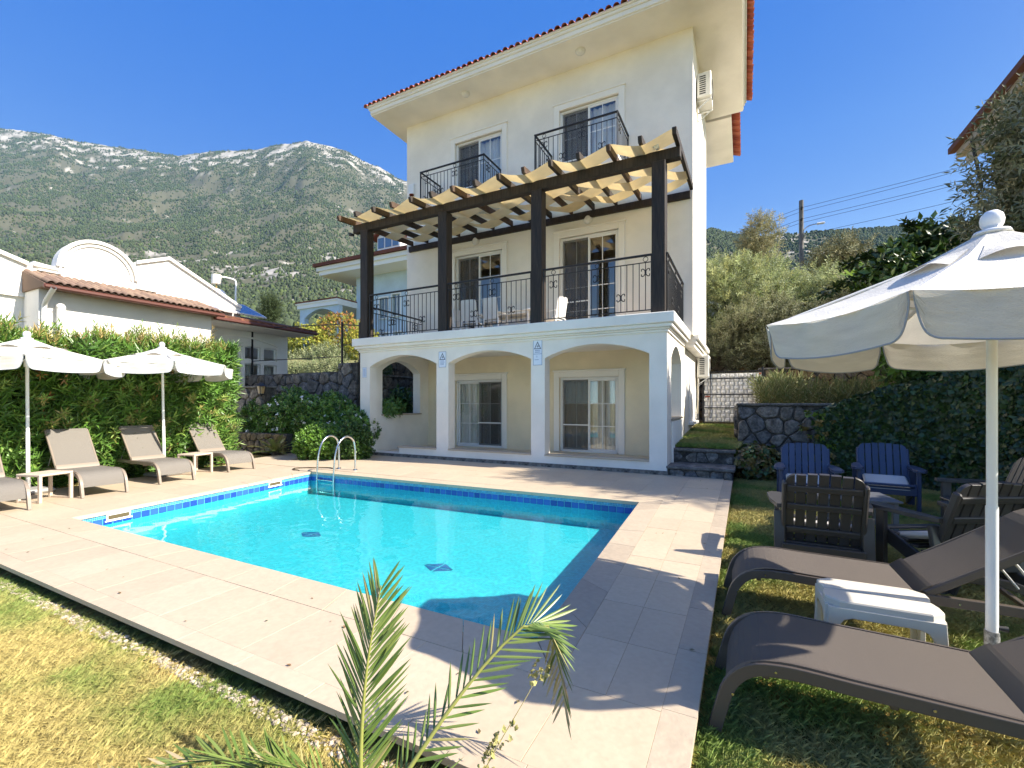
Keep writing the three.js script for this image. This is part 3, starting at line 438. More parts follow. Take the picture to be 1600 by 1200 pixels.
// ---------- side tables, stool ----------
function sideTable(label, p, ry) {
  const o = thing('side_table', label, 'side table', 'taupe side tables between the loungers', p, ry), m = M(lin(.55, .45, .36), .5), s = .225, hh = .43;
  mesh('table_top', [cbox(-s, s, hh - .035, hh, -s, s, .008)], m, o);
  for (const z of [-s + .02, s - .02]) { mesh('leg_frame', [cbox(-s + .004, -s + .044, 0, hh - .036, z - .02, z + .02, .004), cbox(s - .044, s - .004, 0, hh - .036, z - .02, z + .02, .004), cbox(-s + .044, s - .044, 0, .03, z - .015, z + .015, .004)], m, o); }
  return o;
}
sideTable('taupe side table at the left edge, beside the parasol base', [-9.62, 0, -2.93], .3); sideTable('taupe side table between the third and fourth loungers', [-10.45, 0, -5.52], .25);
{
  const o = thing('step_stool', 'white plastic stool with a split top between the brown loungers', 'stool', null, [.70, -.10, -3.42], .03), m = M(lin(.72, .66, .56), .5, { map: T.cloth }), hh = .44;
  const top = s => extr(poly([[-.26, 0], [.26, 0], [.275, .06], [.275, .13], [.21, .185], [-.21, .185], [-.275, .13], [-.275, .06]]), .045, .012).rotateX(s > 0 ? Math.PI / 2 : -Math.PI / 2).translate(0, s > 0 ? hh : hh - .045, s * .008);
  mesh('seat_half', top(1), m, o); mesh('seat_half', top(-1), m, o);
  const apron = extr(poly([[-.29, 0], [-.225, 0], [-.215, .30], [-.19, .34], [-.15, .355], [.15, .355], [.19, .34], [.215, .30], [.225, 0], [.29, 0], [.265, hh - .03], [-.265, hh - .03]]), .022, .004);
  mesh('leg_panel', apron.clone().translate(0, 0, .172), m, o); mesh('leg_panel', apron.clone().translate(0, 0, -.194), m, o);
  const ap2 = extr(poly([[-.19, 0], [-.13, 0], [-.12, .31], [-.08, .35], [.08, .35], [.12, .31], [.13, 0], [.19, 0], [.17, hh - .03], [-.17, hh - .03]]), .02, .004).rotateY(Math.PI / 2);
  mesh('leg_panel', ap2.clone().translate(.25, 0, 0), m, o); mesh('leg_panel', ap2.clone().translate(-.275, 0, 0), m, o);
}
// ---------- slatted lawn chairs and their table ----------
const darkSlat = [[.050, .046, .045], [.044, .040, .040], [.058, .053, .051]].map(c => M(lin(...c), .38)), skyTintSlat = [[.042, .058, .115], [.036, .050, .10], [.048, .064, .125]].map(c => M(lin(...c), .38)), cushM = M(lin(.74, .71, .66), .9, { map: T.cloth });  // bluer set: the same dark slats, blue sky light put into the colour
function lawnChair(label, p, ry, slatM = darkSlat) { // faces +z
  const o = thing('lawn_chair', label, 'garden chair', 'slatted lawn chairs round the low table', p, ry), m = slatM[0];
  for (const s of [-1, 1]) {
    mesh('front_leg', cbox(s * .33 - .022, s * .33 + .022, 0, .555, .20, .29, .006), m, o);
    mesh('side_board', bar(V(s * .295, .33, .27), V(s * .295, .06, -.40), .03, .12, .006), m, o);
    mesh('rear_leg', bar(V(s * .33, .52, -.24), V(s * .33, 0, -.32), .04, .085, .006), m, o);
    mesh('armrest', extr(poly([[s * .28, -.30], [s * .35, -.30], [s * .40, -.05], [s * .42, .26], [s * .38, .34], [s * .30, .34], [s * .27, .26], [s * .28, -.05]]), .028, .005).rotateX(Math.PI / 2).translate(0, .585, 0), m, o);
  }
  for (let i = 0; i < 6; i++) { const t = i / 5, z = lerp(.29, -.22, t), y = lerp(.365, .235, t); mesh('seat_slat', bar(V(-.28, y, z), V(.28, y, z), .088, .022, .006), slatM[i % 3], o); }
  mesh('front_apron', cbox(-.308, .308, .22, .33, .262, .288, .006), m, o); mesh('rear_stretcher', bar(V(-.31, .20, -.315), V(.31, .20, -.315), .03, .08, .006), m, o);
  const b = new THREE.Group(); b.name = 'backrest'; o.add(b); b.position.set(0, .25, -.20); b.rotation.x = -.34;
  const n = 7, w = .072, gap = .012, H = .68;
  for (let i = 0; i < n; i++) {
    const x = (i - 3) * (w + gap), e = Math.abs(i - 3), s = new THREE.Shape(), a = x - w / 2, c = x + w / 2, top = H - [0, .004, .014, .035][e];
    s.moveTo(a, 0); s.lineTo(c, 0);
    if (i === 6) { s.lineTo(c, top - .07); s.quadraticCurveTo(c, top, a, top + .022); } else if (i === 0) { s.lineTo(c, top + .022); s.quadraticCurveTo(a, top, a, top - .07); } else { s.lineTo(c, top); s.lineTo(a, top); }
    s.closePath(); mesh('back_slat', extr(s, .024, .004), slatM[(i * 2) % 3], b);
  }
  for (const y of [.12, .36, .54]) mesh('batten', cbox(-.275, .275, y - .028, y + .028, -.03, -.002, .006), m, b);
  for (const s of [-1, 1]) mesh('back_stile', cbox(s * .297 - .018, s * .297 + .018, -.02, .60, -.035, .03, .012), m, b);
  o.scale.setScalar(1.06);
  mesh('cushion', cbox(-.255, .255, -.025, .03, -.25, .25, .022).rotateX(.245).translate(0, .355, .045), cushM, o);
  return o;
}
lawnChair('dark slatted chair with its back to the camera, just behind the far brown lounger', [.66, -.10, -5.42], Math.PI - .02);
lawnChair('dark slatted chair tinted for blue sky light against the stone wall, left of the two facing the camera', [.86, -.10, -8.35], -.04, skyTintSlat);
lawnChair('dark slatted chair tinted for blue sky light in front of the ivy, right of the two facing the camera', [1.95, -.10, -8.9], -.10, skyTintSlat);
lawnChair('dark slatted chair turned away to the left, behind the raised lounger back', [1.62, -.10, -5.50], -2.62);
lawnChair('dark slatted chair at the right edge seen from its side', [2.62, -.10, -7.45], -1.45);
{
  const o = thing('low_table', 'low grey slatted table in the middle of the lawn chairs', 'table', null, [1.22, -.10, -7.15], .15), m = M(lin(.12, .125, .135), .3);
  for (let i = 0; i < 7; i++) mesh('top_slat', cbox(-.42, .42, .40, .425, -.315 + i * .092, -.235 + i * .092, .005), m, o);
  mesh('frame', [cbox(-.38, -.33, .34, .399, -.30, .30, .005), cbox(.33, .38, .34, .399, -.30, .30, .005)], m, o);
  for (const x of [-.355, .355]) for (const z of [-.27, .27]) mesh('leg', cbox(x - .03, x + .03, 0, .339, z - .03, z + .03, .006), m, o);
}
// ---------- pool ladder, hose ----------
{
  const o = thing('pool_ladder', 'stainless steel pool ladder with two looped handrails in the far corner', 'ladder', null, [-8.0, 0, -7.0]);
  for (const x of [-.27, .24]) { const p = [[-.42, 0], [-.42, .3], [-.41, .52], [-.36, .68], [-.22, .765], [-.08, .74], [.05, .62], [.13, .42], [.17, .1], [.185, -.3], [.16, -.75], [.02, -1.0]]; mesh('handrail', tube(p.map(([z, y]) => V(x, y, z)), .0215, 70, 12), steel, o); mesh('flange', new THREE.CylinderGeometry(.045, .05, .02, 16).translate(x, .012, -.42), steel, o); }
  for (const y of [-.16, -.42, -.68]) mesh('tread', cbox(-.255, .225, y - .012, y + .012, .14, .21, .006), steel, o);
}
{ const p = []; for (let i = 0; i <= 26; i++) { const t = i / 26; p.push(V(-9.15 + 1.25 * t, .012 + (t > .9 ? -.0 : 0), -6.95 - .42 * Math.sin(Math.PI * t))); } tag(mesh('garden_hose', tube([V(-8.62, -.22, -6.72), V(-8.74, .0, -6.75), ...p.slice(0, 1).map(q => V(-9.0, .013, -6.78)), ...p], .011, 90, 7), M(lin(.08, .055, .02), .5)), 'thin dark hose curving over the deck beside the pool ladder', 'hose'); }

// ---------- balcony furniture ----------
const plast = M(lin(.78, .78, .77), .35);
function plasticChair(label, p, ry) {
  const o = thing('plastic_chair', label, 'chair', 'white plastic chairs on the balcony', p, ry);
  mesh('seat', cbox(-.24, .24, .405, .435, -.23, .23, .012), plast, o);
  const bk = extr(poly([[-.235, 0], [.235, 0], [.245, .5], [.225, .57], [.18, .59], [-.18, .59], [-.225, .57], [-.245, .5]]), .02, .006); mesh('backrest', bk.rotateX(-.16).translate(0, .47, -.24), plast, o);
  for (const s of [-1, 1]) { mesh('armrest', cbox(s * .255 - .025, s * .255 + .025, .64, .665, -.25, .20, .01), plast, o); mesh('leg', bar(V(s * .255, .64, .18), V(s * .27, 0, .24), .04, .05), plast, o); mesh('leg', bar(V(s * .24, .48, -.24), V(s * .265, 0, -.28), .04, .05), plast, o); }
  return o;
}
const BY = 3.375;
plasticChair('white plastic chair, left of the two with backs to the railing', [-7.0, BY, -11.15], .12 + Math.PI); plasticChair('white plastic chair, right of the two with backs to the railing', [-6.28, BY, -11.2], Math.PI - .05);
plasticChair('white plastic chair at the left end of the balcony table', [-7.7, BY, -11.85], Math.PI / 2); plasticChair('white plastic chair beside the third pergola post', [-4.75, BY, -11.75], -Math.PI / 2 - .2); plasticChair('white plastic chair on the wall side of the balcony table', [-5.7, BY, -12.2], 0);
{ const o = thing('balcony_table', 'long white plastic table on the balcony', 'table', null, [-6.2, BY, -11.75]); mesh('table_top', cbox(-.95, .95, .71, .74, -.42, .42, .012), plast, o); mesh('apron', [cbox(-.88, .88, .64, .709, -.37, -.35), cbox(-.88, .88, .64, .709, .35, .37)], plast, o); for (const x of [-.84, .84]) for (const z of [-.33, .33]) mesh('leg', rod(V(x, 0, z), V(x, .709, z), .028, .034, 10), plast, o); }
// ---------- air conditioners ----------
function airCon(label, p, w, h, d) { // long side along z, mounted on a wall facing +x; the louvred end looks to +z
  const o = thing('air_conditioner', label, 'air conditioner', null, p), b = mesh('casing', uvm(cbox(0, w, 0, h, -d, 0, .02)), M(lin(.72, .70, .64), .45), o);
  for (let i = 0; i < 9; i++) mesh('louvre', cbox(w * .18, w * .62, h * .12 + i * h * .086, h * .12 + i * h * .086 + h * .045, .001, .008, .002), dark, b);
  mesh('fan_grille', new THREE.TorusGeometry(h * .36, .012, 6, 28).rotateY(Math.PI / 2).translate(w + .006, h * .5, -d * .42), dark, b);
  mesh('bracket', [bar(V(-.02, -.02, -.12), V(w, -.02, -.12), .03), bar(V(-.02, -.02, -d + .12), V(w, -.02, -d + .12), .03), bar(V(-.02, -.26, -.12), V(w - .04, -.03, -.12), .025), bar(V(-.02, -.26, -d + .12), V(w - .04, -.03, -d + .12), .025)], whiteFrame, o);
  mesh('pipe', tube([V(.03, .1, -.06), V(-.0, -.1, -.04), V(.01, -.5, -.06), V(.0, -1.2, -.08)], .014, 20, 6), M(lin(.62, .55, .4), .7), o);
  return o;
}
airCon('cream air conditioner under the eaves on the villa side wall', [-1.17, 9.95, -13.5], .36, .68, .82); airCon('grey air conditioner low on the villa wall beside the gate', [-1.36, 2.35, -15.9], .34, .72, .8);
// ---------- notices on the arcade columns, alarm box ----------
function notice(name, label, x, y, w, h, kind) {
  const c = document.createElement('canvas'); c.width = 128; c.height = Math.round(128 * h / w); const k = c.getContext('2d'), H = c.height;
  k.fillStyle = '#dfe8f4'; k.fillRect(0, 0, 128, H); k.strokeStyle = '#5d76a0'; k.lineWidth = 5; k.strokeRect(3, 3, 122, H - 6);
  if (kind) {
    k.strokeStyle = '#22344f'; k.lineWidth = 9; k.beginPath(); k.moveTo(64, 26); k.lineTo(108, 112); k.lineTo(20, 112); k.closePath(); k.stroke();
    k.fillStyle = '#22344f'; k.beginPath(); k.arc(70, 68, 7, 0, 7); k.fill(); k.lineWidth = 6; k.beginPath(); k.moveTo(70, 74); k.lineTo(58, 98); k.moveTo(64, 84); k.lineTo(50, 84); k.moveTo(70, 78); k.lineTo(82, 92); k.stroke();
    k.fillStyle = '#6b7fa3'; for (const [yy, a, b, t] of kind === 2 ? [[128, 26, 104, 12], [150, 26, 100, 12], [176, 8, 120, 8]] : [[128, 30, 96, 9], [146, 30, 100, 9], [164, 30, 90, 9], [182, 30, 96, 9]]) for (let q = a; q < b; q += 9 + (q * 7 % 5)) k.fillRect(q, yy, 6 + (q * 3 % 4), t);
    if (kind === 2) { k.strokeStyle = '#7f97bd'; k.lineWidth = 3; k.beginPath(); k.arc(52, 214, 9, 0, 7); k.stroke(); k.fillRect(20, 252, 60, 5); }
  } else { k.fillStyle = '#b9c9df'; k.fillRect(16, 18, 96, H - 36); k.fillStyle = '#8da3c4'; for (let q = 40; q < H - 40; q += 26) k.fillRect(30, q, 60, 7); }
  const t = new THREE.CanvasTexture(c); t.colorSpace = THREE.SRGBColorSpace; const o = thing(name, label, 'sign', null, [x, y - h / 2, ZF + .002]);
  mesh('plate', cbox(-w / 2, w / 2, 0, h, 0, .006, .002), whiteFrame, o); mesh('print', new THREE.PlaneGeometry(w - .004, h - .004).translate(0, h / 2, .0075), new THREE.MeshStandardMaterial({ map: t, roughness: .4 }), o);
}
notice('warning_sign', 'white warning sign with a triangle on the column between the two door bays', -4.37, 2.70, .235, .60, 2); notice('warning_sign', 'smaller white warning sign with a triangle on the second column', -7.13, 2.66, .24, .42, 1); notice('notice_plate', 'small pale notice on the leftmost arcade column', -9.92, 2.40, .16, .30, 0);
{ const o = thing('alarm_box', 'white alarm box with a red lamp on the upper left of the villa wall', 'alarm', null, [-10.5, 8.9, ZW + .001]); mesh('housing', cbox(-.11, .11, 0, .36, 0, .09, .015), whiteFrame, o); mesh('beacon', new THREE.SphereGeometry(.085, 14, 10, 0, 6.3, Math.PI / 2).translate(0, -.001, .05), M(lin(.5, .06, .02), .3), o); }
// ---------- rubble walls: every stone its own piece ----------
function stoneCells(w, h, cell, seed) {
  const q = rng(seed), nx = Math.max(1, Math.round(w / cell)), ny = Math.max(1, Math.round(h / cell / .82)), pts = [];
  for (let j = -1; j <= ny; j++) for (let i = -1; i <= nx; i++) pts.push([(i + .5 + (q() - .5) * 1.0 + (j & 1) * .4) * w / nx, (j + .5 + (q() - .5) * .95) * h / ny]);
  const out = [];
  for (const c of pts) {
    if (c[0] < 0 || c[0] > w || c[1] < 0 || c[1] > h) continue;
    let P = [[0, 0], [w, 0], [w, h], [0, h]];
    for (const o of pts) { if (o === c) continue; const dx = o[0] - c[0], dy = o[1] - c[1], d2 = dx * dx + dy * dy; if (d2 > cell * cell * 14) continue; const m = (o[0] * o[0] + o[1] * o[1] - c[0] * c[0] - c[1] * c[1]) / 2, N = []; for (let i = 0; i < P.length; i++) { const a = P[i], b = P[(i + 1) % P.length], fa = a[0] * dx + a[1] * dy - m, fb = b[0] * dx + b[1] * dy - m; if (fa <= 0) N.push(a); if (fa * fb < 0) N.push([a[0] + (b[0] - a[0]) * fa / (fa - fb), a[1] + (b[1] - a[1]) * fa / (fa - fb)]); } P = N; if (P.length < 3) break; }
    if (P.length >= 3) out.push(P);
  }
  return out;
}
function stoneGeo(P, gap, depth, q) {
  const cx = P.reduce((s, p) => s + p[0], 0) / P.length, cy = P.reduce((s, p) => s + p[1], 0) / P.length;
  let pts = []; P.forEach((a, i) => { const b = P[(i + 1) % P.length]; pts.push(L2(a, b, .18), L2(a, b, .82)); });
  const ringAt = (d, z) => pts.map(p => { const L = Math.hypot(p[0] - cx, p[1] - cy) || 1, k = Math.max(.15, 1 - d / L); return [cx + (p[0] - cx) * k, cy + (p[1] - cy) * k, z]; });
  const tilt = [(q() - .5) * .25, (q() - .5) * .25], T3 = r => r.map(p => [p[0], p[1], p[2] + (p[0] - cx) * tilt[0] + (p[1] - cy) * tilt[1]]);
  const A = ringAt(gap, -.02), B = T3(ringAt(gap, depth * .55)), C = T3(ringAt(gap + .022, depth)), o = [], n = pts.length, ctr = [cx, cy, depth * (1 + .25 * q())];
  for (let i = 0; i < n; i++) { const j = (i + 1) % n; o.push(...A[i], ...A[j], ...B[j], ...A[i], ...B[j], ...B[i], ...B[i], ...B[j], ...C[j], ...B[i], ...C[j], ...C[i], ...C[i], ...C[j], ...ctr); }
  const g = new THREE.BufferGeometry(); g.setAttribute('position', new THREE.Float32BufferAttribute(o, 3)); return uvm(toCreasedNormals(g, .6));
}
const greyStone = [[.36, .35, .34], [.44, .42, .39], [.29, .29, .29], [.50, .46, .41], [.40, .36, .31], [.33, .335, .35]].map(c => M(lin(...c), .92, { map: T.stone, bumpMap: T.stoneB, bumpScale: .02 }));
const goldStone = [[.40, .30, .17], [.46, .36, .22], [.34, .27, .18], [.42, .33, .24], [.36, .32, .27], [.48, .34, .16]].map(c => M(lin(...c), .92, { map: T.stone, bumpMap: T.stoneB, bumpScale: .02 }));
// wall of given length along its own x, facing its own +z, with mortar core
function rubbleWall(name, label, p, ry, w, h, thick, cell, seed, mats, cap = true) {
  const o = thing(name, label, 'stone wall', null, p, ry), q = rng(seed);
  mesh('core', uvm(cbox(0, w, 0, h, -thick, .012, .01)), mortar, o);
  for (const P of stoneCells(w, h, cell, seed)) mesh('stone', stoneGeo(P, .016, .045 + .03 * q(), q), mats[Math.floor(q() * mats.length)], o).position.z = .012;
  if (cap) mesh('cap', uvm(cbox(-.03, w + .03, h, h + .06, -thick - .02, .09, .015)), concrete, o);
  return o;
}
// left: walls between the hedge and the villa, raised garden behind them
rubbleWall('rubble_wall', 'lower grey rubble wall beside the oleander hedge, carrying the lantern', [-16.3, -.1, -9.3], 0, 2.6, 2.1, .4, .42, 11, greyStone);
rubbleWall('rubble_wall', 'long grey rubble wall below the iron fence, behind the white flowered bush', [-17.8, 0, -11], 0, 5.55, 2.58, .4, .44, 12, greyStone, false);
rubbleWall('rubble_wall', 'higher grey rubble wall next to the leftmost arcade column', [-12.24, 0, -10.98], 0, .86, 2.85, .4, .42, 13, greyStone, false);
rubbleWall('rubble_wall', 'grey rubble wall seen through the side arch of the porch', [-11.42, 0, -11.4], Math.PI / 2, 6.0, 2.45, .4, .5, 14, greyStone);
rubbleWall('rubble_wall', 'pale sunlit rock wall seen high in the side arch of the porch', [-12.6, 2.45, -13.4], Math.PI / 2, 6, 1.3, .4, .6, 15, goldStone);
struct('terrace', uvm(box(-24, -11.84, -.1, 2.46, -30, -11.41)), soilM);
rubbleWall('planter_wall', 'low tan stone edging under the white flowered bush', [-14.9, -.05, -8.85], .05, 2.7, .62, .25, .3, 16, goldStone, false);
{ const g = structGroup('garden_steps'); for (let i = 0; i < 3; i++) mesh('step', uvm(cbox(-16.2 - i * .1, -14.9, 0 - .1, .17 + i * .17, -9.2, -8.2 - .34 * i + .0, .02)), concrete, g); }
// iron fence along the raised garden
{
  const o = thing('iron_fence', 'black iron fence of thin posts and rails on the left garden wall', 'fence');
  for (const [x, z, y0, y1] of [[-17.2, -11.15, 2.5, 4.5], [-12.28, -11.15, 2.55, 4.28], [-11.45, -11.15, 2.85, 4.2]]) mesh('post', cbox(x - .03, x + .03, y0, y1, z - .03, z + .03, .006), ironM, o);
  for (const [y0, y1] of [[3.15, 3.1], [4.42, 4.22]]) mesh('rail', bar(V(-17.2, y0, -11.15), V(-12.28, y1, -11.15), .03), ironM, o);
  mesh('rail', bar(V(-12.28, 4.2, -11.15), V(-11.45, 4.1, -11.15), .03), ironM, o); mesh('rail', bar(V(-12.28, 3.5, -11.15), V(-11.45, 3.45, -11.15), .03), ironM, o);
  rebase(o, -14.5, 2.5, -11.15);
}
{ // lantern on the wall
  const o = thing('wall_lantern', 'small black lantern standing at the end of the low rubble wall', 'lantern', null, [-13.62, 1.7, -9.12]);
  mesh('cage', [0, 1, 2, 3].map(i => bar(V(...[[-.07, .1, -.07], [.07, .1, -.07], [.07, .1, .07], [-.07, .1, .07]][i]), V(...[[-.1, .34, -.1], [.1, .34, -.1], [.1, .34, .1], [-.1, .34, .1]][i]), .018)), dark, o);
  mesh('roof', [new THREE.ConeGeometry(.17, .14, 4).rotateY(Math.PI / 4).translate(0, .41, 0), new THREE.SphereGeometry(.03, 8, 6).translate(0, .49, 0)], dark, o); mesh('foot', [cbox(-.09, .09, .06, .1, -.09, .09), rod(V(0, -.0, 0), V(0, .07, 0), .03)], dark, o); mesh('glass', new THREE.CylinderGeometry(.11, .085, .23, 4).rotateY(Math.PI / 4).translate(0, .22, 0), MP(lin(.75, .6, .35), .3, { transmission: .6, thickness: 0 }), o);
}
// right: steps, terraces, walls, gate
{
  const o = thing('stone_steps', 'two tall rubble steps with slab treads beside the villa corner', 'steps');
  for (const [z, y0, y1, sd] of [[-9.9, -.12, .14, 31], [-10.62, .2, .44, 32]]) { mesh('riser_core', uvm(box(-1.42, -.2, y0, y1, z - .7, z)), mortar, o); const q = rng(sd); for (const P of stoneCells(1.2, y1 - y0, .24, sd)) { const m = mesh('stone', stoneGeo(P, .014, .025, q), greyStone[Math.floor(q() * 6)], o); m.position.set(-1.41, y0, z); } mesh('tread', uvm(cbox(-1.45, -.16, y1, y1 + .06, z - .74, z + .06, .012)), concrete, o); }
  rebase(o, -.8, -.1, -10.2);
}
const slope = (x0, x1, z0, z1, y0, y1, ym = y0) => { const g = new THREE.BoxGeometry(x1 - x0, 1, z0 - z1, 10, 1, 20), p = g.attributes.position; for (let i = 0; i < p.count; i++) { const t = .5 - p.getZ(i) / (z0 - z1); p.setXYZ(i, p.getX(i) + (x0 + x1) / 2, p.getY(i) > 0 ? lerp(y0, y1, t) + .03 * fbm(p.getX(i), t * 6) : -.3, lerp(z0, z1, t)); } g.computeVertexNormals(); return uvm(g); };
struct('upper_lawn', slope(-1.44, -.1, -11.3, -18.4, .5, .85), lawnM);
struct('raised_bed', slope(-.1, 9, -12.2, -18.4, 1.38, 1.45), soilM);
rubbleWall('rubble_wall', 'grey rubble retaining wall right of the stone steps, behind the slatted chair', [-.14, -.12, -12], 0, 4.2, 1.56, .4, .36, 21, greyStone);
rubbleWall('rubble_wall', 'short return of the grey retaining wall beside the upper lawn', [-.14, .3, -18.2], -Math.PI / 2, 0.01 + 6.1, 1.14, .3, .5, 25, greyStone, false).visible = true;
rubbleWall('rubble_wall', 'tan rubble wall above the raised bed, under the large parasol', [.45, 1.3, -17.4], 0, 5.2, 1.32, .4, .42, 22, goldStone);
rubbleWall('rubble_wall', 'golden rubble retaining wall behind the white gate', [-3.4, .6, -19.4], 0, 7, 3.1, .5, .46, 23, goldStone, false);
struct('bank', uvm(box(-6, 14, 0, 3.4, -32, -19.95)), soilM);
{
  const o = thing('garden_gate', 'white woven-panel gate in a black iron frame at the end of the upper lawn', 'gate', null, [-.35, .80, -16.25]), W = .86, H = 1.72;
  const q = [], nx = 13, ny = 12; for (let i = 0; i < nx; i++) for (let j = 0; j < ny; j++) { const x = lerp(-W + .02, W - .02, (i + .5) / nx), y = lerp(.1, H - .06, (j + .5) / ny), w = (W - .02) / nx * .96, h = (H - .16) / ny / 2 * .96; q.push((i + j) & 1 ? cbox(x - w, x + w, y - h * .8, y + h * .8, -.004, .04, .028) : cbox(x - w * .55, x + w * .55, y - h, y + h, -.016, .006, .01)); }
  mesh('woven_panel', q, M(lin(.80, .78, .75), .5), o).userData.kind = 'stuff'; mesh('backing_sheet', box(-W + .01, W - .01, .09, H - .05, -.03, -.02), M(lin(.6, .58, .55), .6), o);
  for (const x of [-W, W]) mesh('gate_post', cbox(x - .03, x + .03, 0, H + .12, -.03, .03, .006), ironM, o);
  for (const y of [.06, .55, .98, 1.5, H]) mesh('gate_rail', cbox(-W + .03, W - .03, y - .016, y + .016, .02, .045, .004), ironM, o);
  mesh('gate_rail', bar(V(W - .28, H - .1, .05), V(W - .12, .55, .05), .018), ironM, o); mesh('gate_rail', bar(V(-W + .22, H - .05, .05), V(-W + .20, .2, .05), .02), ironM, o);
  mesh('hasp', [cbox(-W + .06, -W + .22, .90, .94, .04, .07), cbox(W - .1, W - .04, H - .12, H - .06, .03, .07)], M(lin(.3, .05, .02), .5), o);
}
// ---------- white neighbouring house on the left ----------
{
  const o = thing('neighbour_house', 'low white house with a round pediment and brown tile skirt behind the hedge', 'house'), wm = M(lin(.82, .80, .76), .9, { map: T.stucco, bumpMap: T.stuccoB, bumpScale: .002 });
  mesh('wall', uvm(box(-24, -16, -.1, 4.42, -8.95, -4.75)), wm, o);
  mesh('wing_wall', uvm(box(-26, -17.0, -.1, 4.4, -4.749, -3.4)), wm, o);
  // parapet with gable steps and the half-round pediment
  const s = new THREE.Shape(); s.moveTo(2.0, 4.3); s.lineTo(10.5, 4.3); s.lineTo(10.5, 5.12); s.lineTo(8.1, 6.28); s.lineTo(7.15, 5.88); s.lineTo(7.15, 5.45); for (let i = 0; i <= 24; i++) { const a = i / 24 * Math.PI; s.lineTo(6.30 + .93 * Math.cos(a), 5.30 + .94 * Math.sin(a)); } s.lineTo(5.30, 5.26); s.lineTo(4.92, 5.30); s.lineTo(4.86, 5.18); s.lineTo(2.0, 6.1); s.closePath();
  mesh('parapet', uvm(extr(s, .35).rotateY(Math.PI / 2).translate(-17.25, 0, 0)), wm, o);
  const arc = (r, w, o2) => { const a = new THREE.Shape(); a.absarc(6.30, 5.30, r + w, 0, Math.PI, false); a.absarc(6.30, 5.30, r, Math.PI, 0, true); a.closePath(); return uvm(extr(a, o2).rotateY(Math.PI / 2).translate(-16.9, 0, 0)); };
  mesh('pediment_moulding', arc(.86, .09, .09), wm, o); mesh('pediment_moulding', arc(.76, .06, .05), wm, o);
  for (const [z0, z1, y] of [[4.9, 5.42, 5.16], [4.98, 5.46, 5.06], [5.05, 5.5, 4.96], [7.2, 7.75, 5.06], [7.12, 7.68, 4.96], [7.05, 7.6, 4.86], [7.85, 8.2, 4.72]]) mesh('ledge', uvm(cbox(-16.9, -16.82, y, y + .05, -z1, -z0, .01)), wm, o);
  const slopeB = (z0, z1, y0, y1, h) => uvm(extr(poly([[z0, y0], [z1, y1], [z1, y1 + h], [z0, y0 + h]]), .09).rotateY(Math.PI / 2).translate(-16.9, 0, 0));
  mesh('gable_moulding', slopeB(8.1, 10.5, 6.22, 5.06, .1), wm, o); mesh('gable_moulding', slopeB(8.1, 7.2, 6.22, 5.84, .1), wm, o); mesh('gable_moulding', slopeB(4.8, 2.0, 5.14, 6.06, .1), wm, o);
  mesh('gable_behind', uvm(extr(poly([[8.6, 4.3], [12, 4.3], [12, 4.7], [9.4, 6.1]]), .3).rotateY(Math.PI / 2).translate(-18.6, 0, 0)), wm, o);
  // tile skirt: rolls of brown tiles, gutter, soffit
  const roof = mesh('roof', uvm(extr(poly([[-16.9, 4.98], [-15.5, 4.50], [-15.5, 4.42], [-16.9, 4.42]]), 4.35).translate(0, 0, -9.05)), M(lin(.20, .13, .09), .9), o);
  const tm = [[.24, .155, .11], [.28, .19, .13], [.19, .125, .09]].map(c => M(lin(...c), .9)), tg = new THREE.CylinderGeometry(.07, .08, .42, 7, 1, true, 0, Math.PI).rotateX(Math.PI / 2).rotateZ(Math.PI / 2);
  for (let i = 0; i < 27; i++) for (let j = 0; j < 4; j++) { const m = mesh('roof_tile', tg, tm[Math.floor(R() * 3)], roof); m.position.set(-15.60 - j * .37, 4.56 + j * .119, -4.80 - i * .16); m.rotation.order = 'YXZ'; m.rotation.y = Math.PI / 2; m.rotation.x = .295 + .03; }
  mesh('gutter', [cbox(-15.56, -15.44, 4.38, 4.49, -9.1, -4.68, .03)], M(lin(.11, .035, .025), .5), o);
  mesh('downpipe', tube([V(-15.4, 4.4, -4.85), V(-15.75, 4.15, -4.83), V(-15.92, 4.0, -4.83), V(-15.92, 3.2, -4.83), V(-15.92, 0, -4.83)], .055, 40, 10), wm, o); mesh('vent_pipe', [rod(V(-15.85, 0, -5.12), V(-15.85, 4.0, -5.12), .09, .09, 12), new THREE.SphereGeometry(.1, 12, 8).translate(-15.85, 4.0, -5.12)], wm, o);
  // glazed bay under its own eave
  const bay = rect(8.96, 12.7, -.1, 4.35), win = [[9.05, 9.72], [9.86, 10.72], [10.86, 11.5], [11.64, 12.2]]; for (const [a, b] of win) { bay.holes.push(rectHole(a, b, 3.20, 3.72), rectHole(a, b, 1.75, 3.05)); }
  mesh('bay_wall', uvm(extr(bay, .25).rotateY(Math.PI / 2).translate(-17.45, 0, 0)), wm, o);
  mesh('bay_side', uvm(box(-24, -17.45, -.1, 4.35, -12.7, -12.45)), wm, o); mesh('bay_floor', box(-23, -17.45, 1.0, 1.1, -12.4, -9), M(lin(.3, .25, .2), .8), o); mesh('bay_ceiling', box(-23, -17.45, 4.2, 4.34, -12.4, -9), wm, o); mesh('bay_back', box(-21, -20.9, 1, 4.3, -12.4, -9), M(lin(.35, .3, .25), .9), o);
  const am = new THREE.Shape(); am.moveTo(9.1, 3.80); am.quadraticCurveTo(10.6, 4.28, 12.2, 3.80); am.lineTo(12.2, 3.86); am.quadraticCurveTo(10.6, 4.36, 9.1, 3.86); am.closePath(); mesh('arch_moulding', uvm(extr(am, .05).rotateY(Math.PI / 2).translate(-17.199, 0, 0)), stuccoTrim, o);
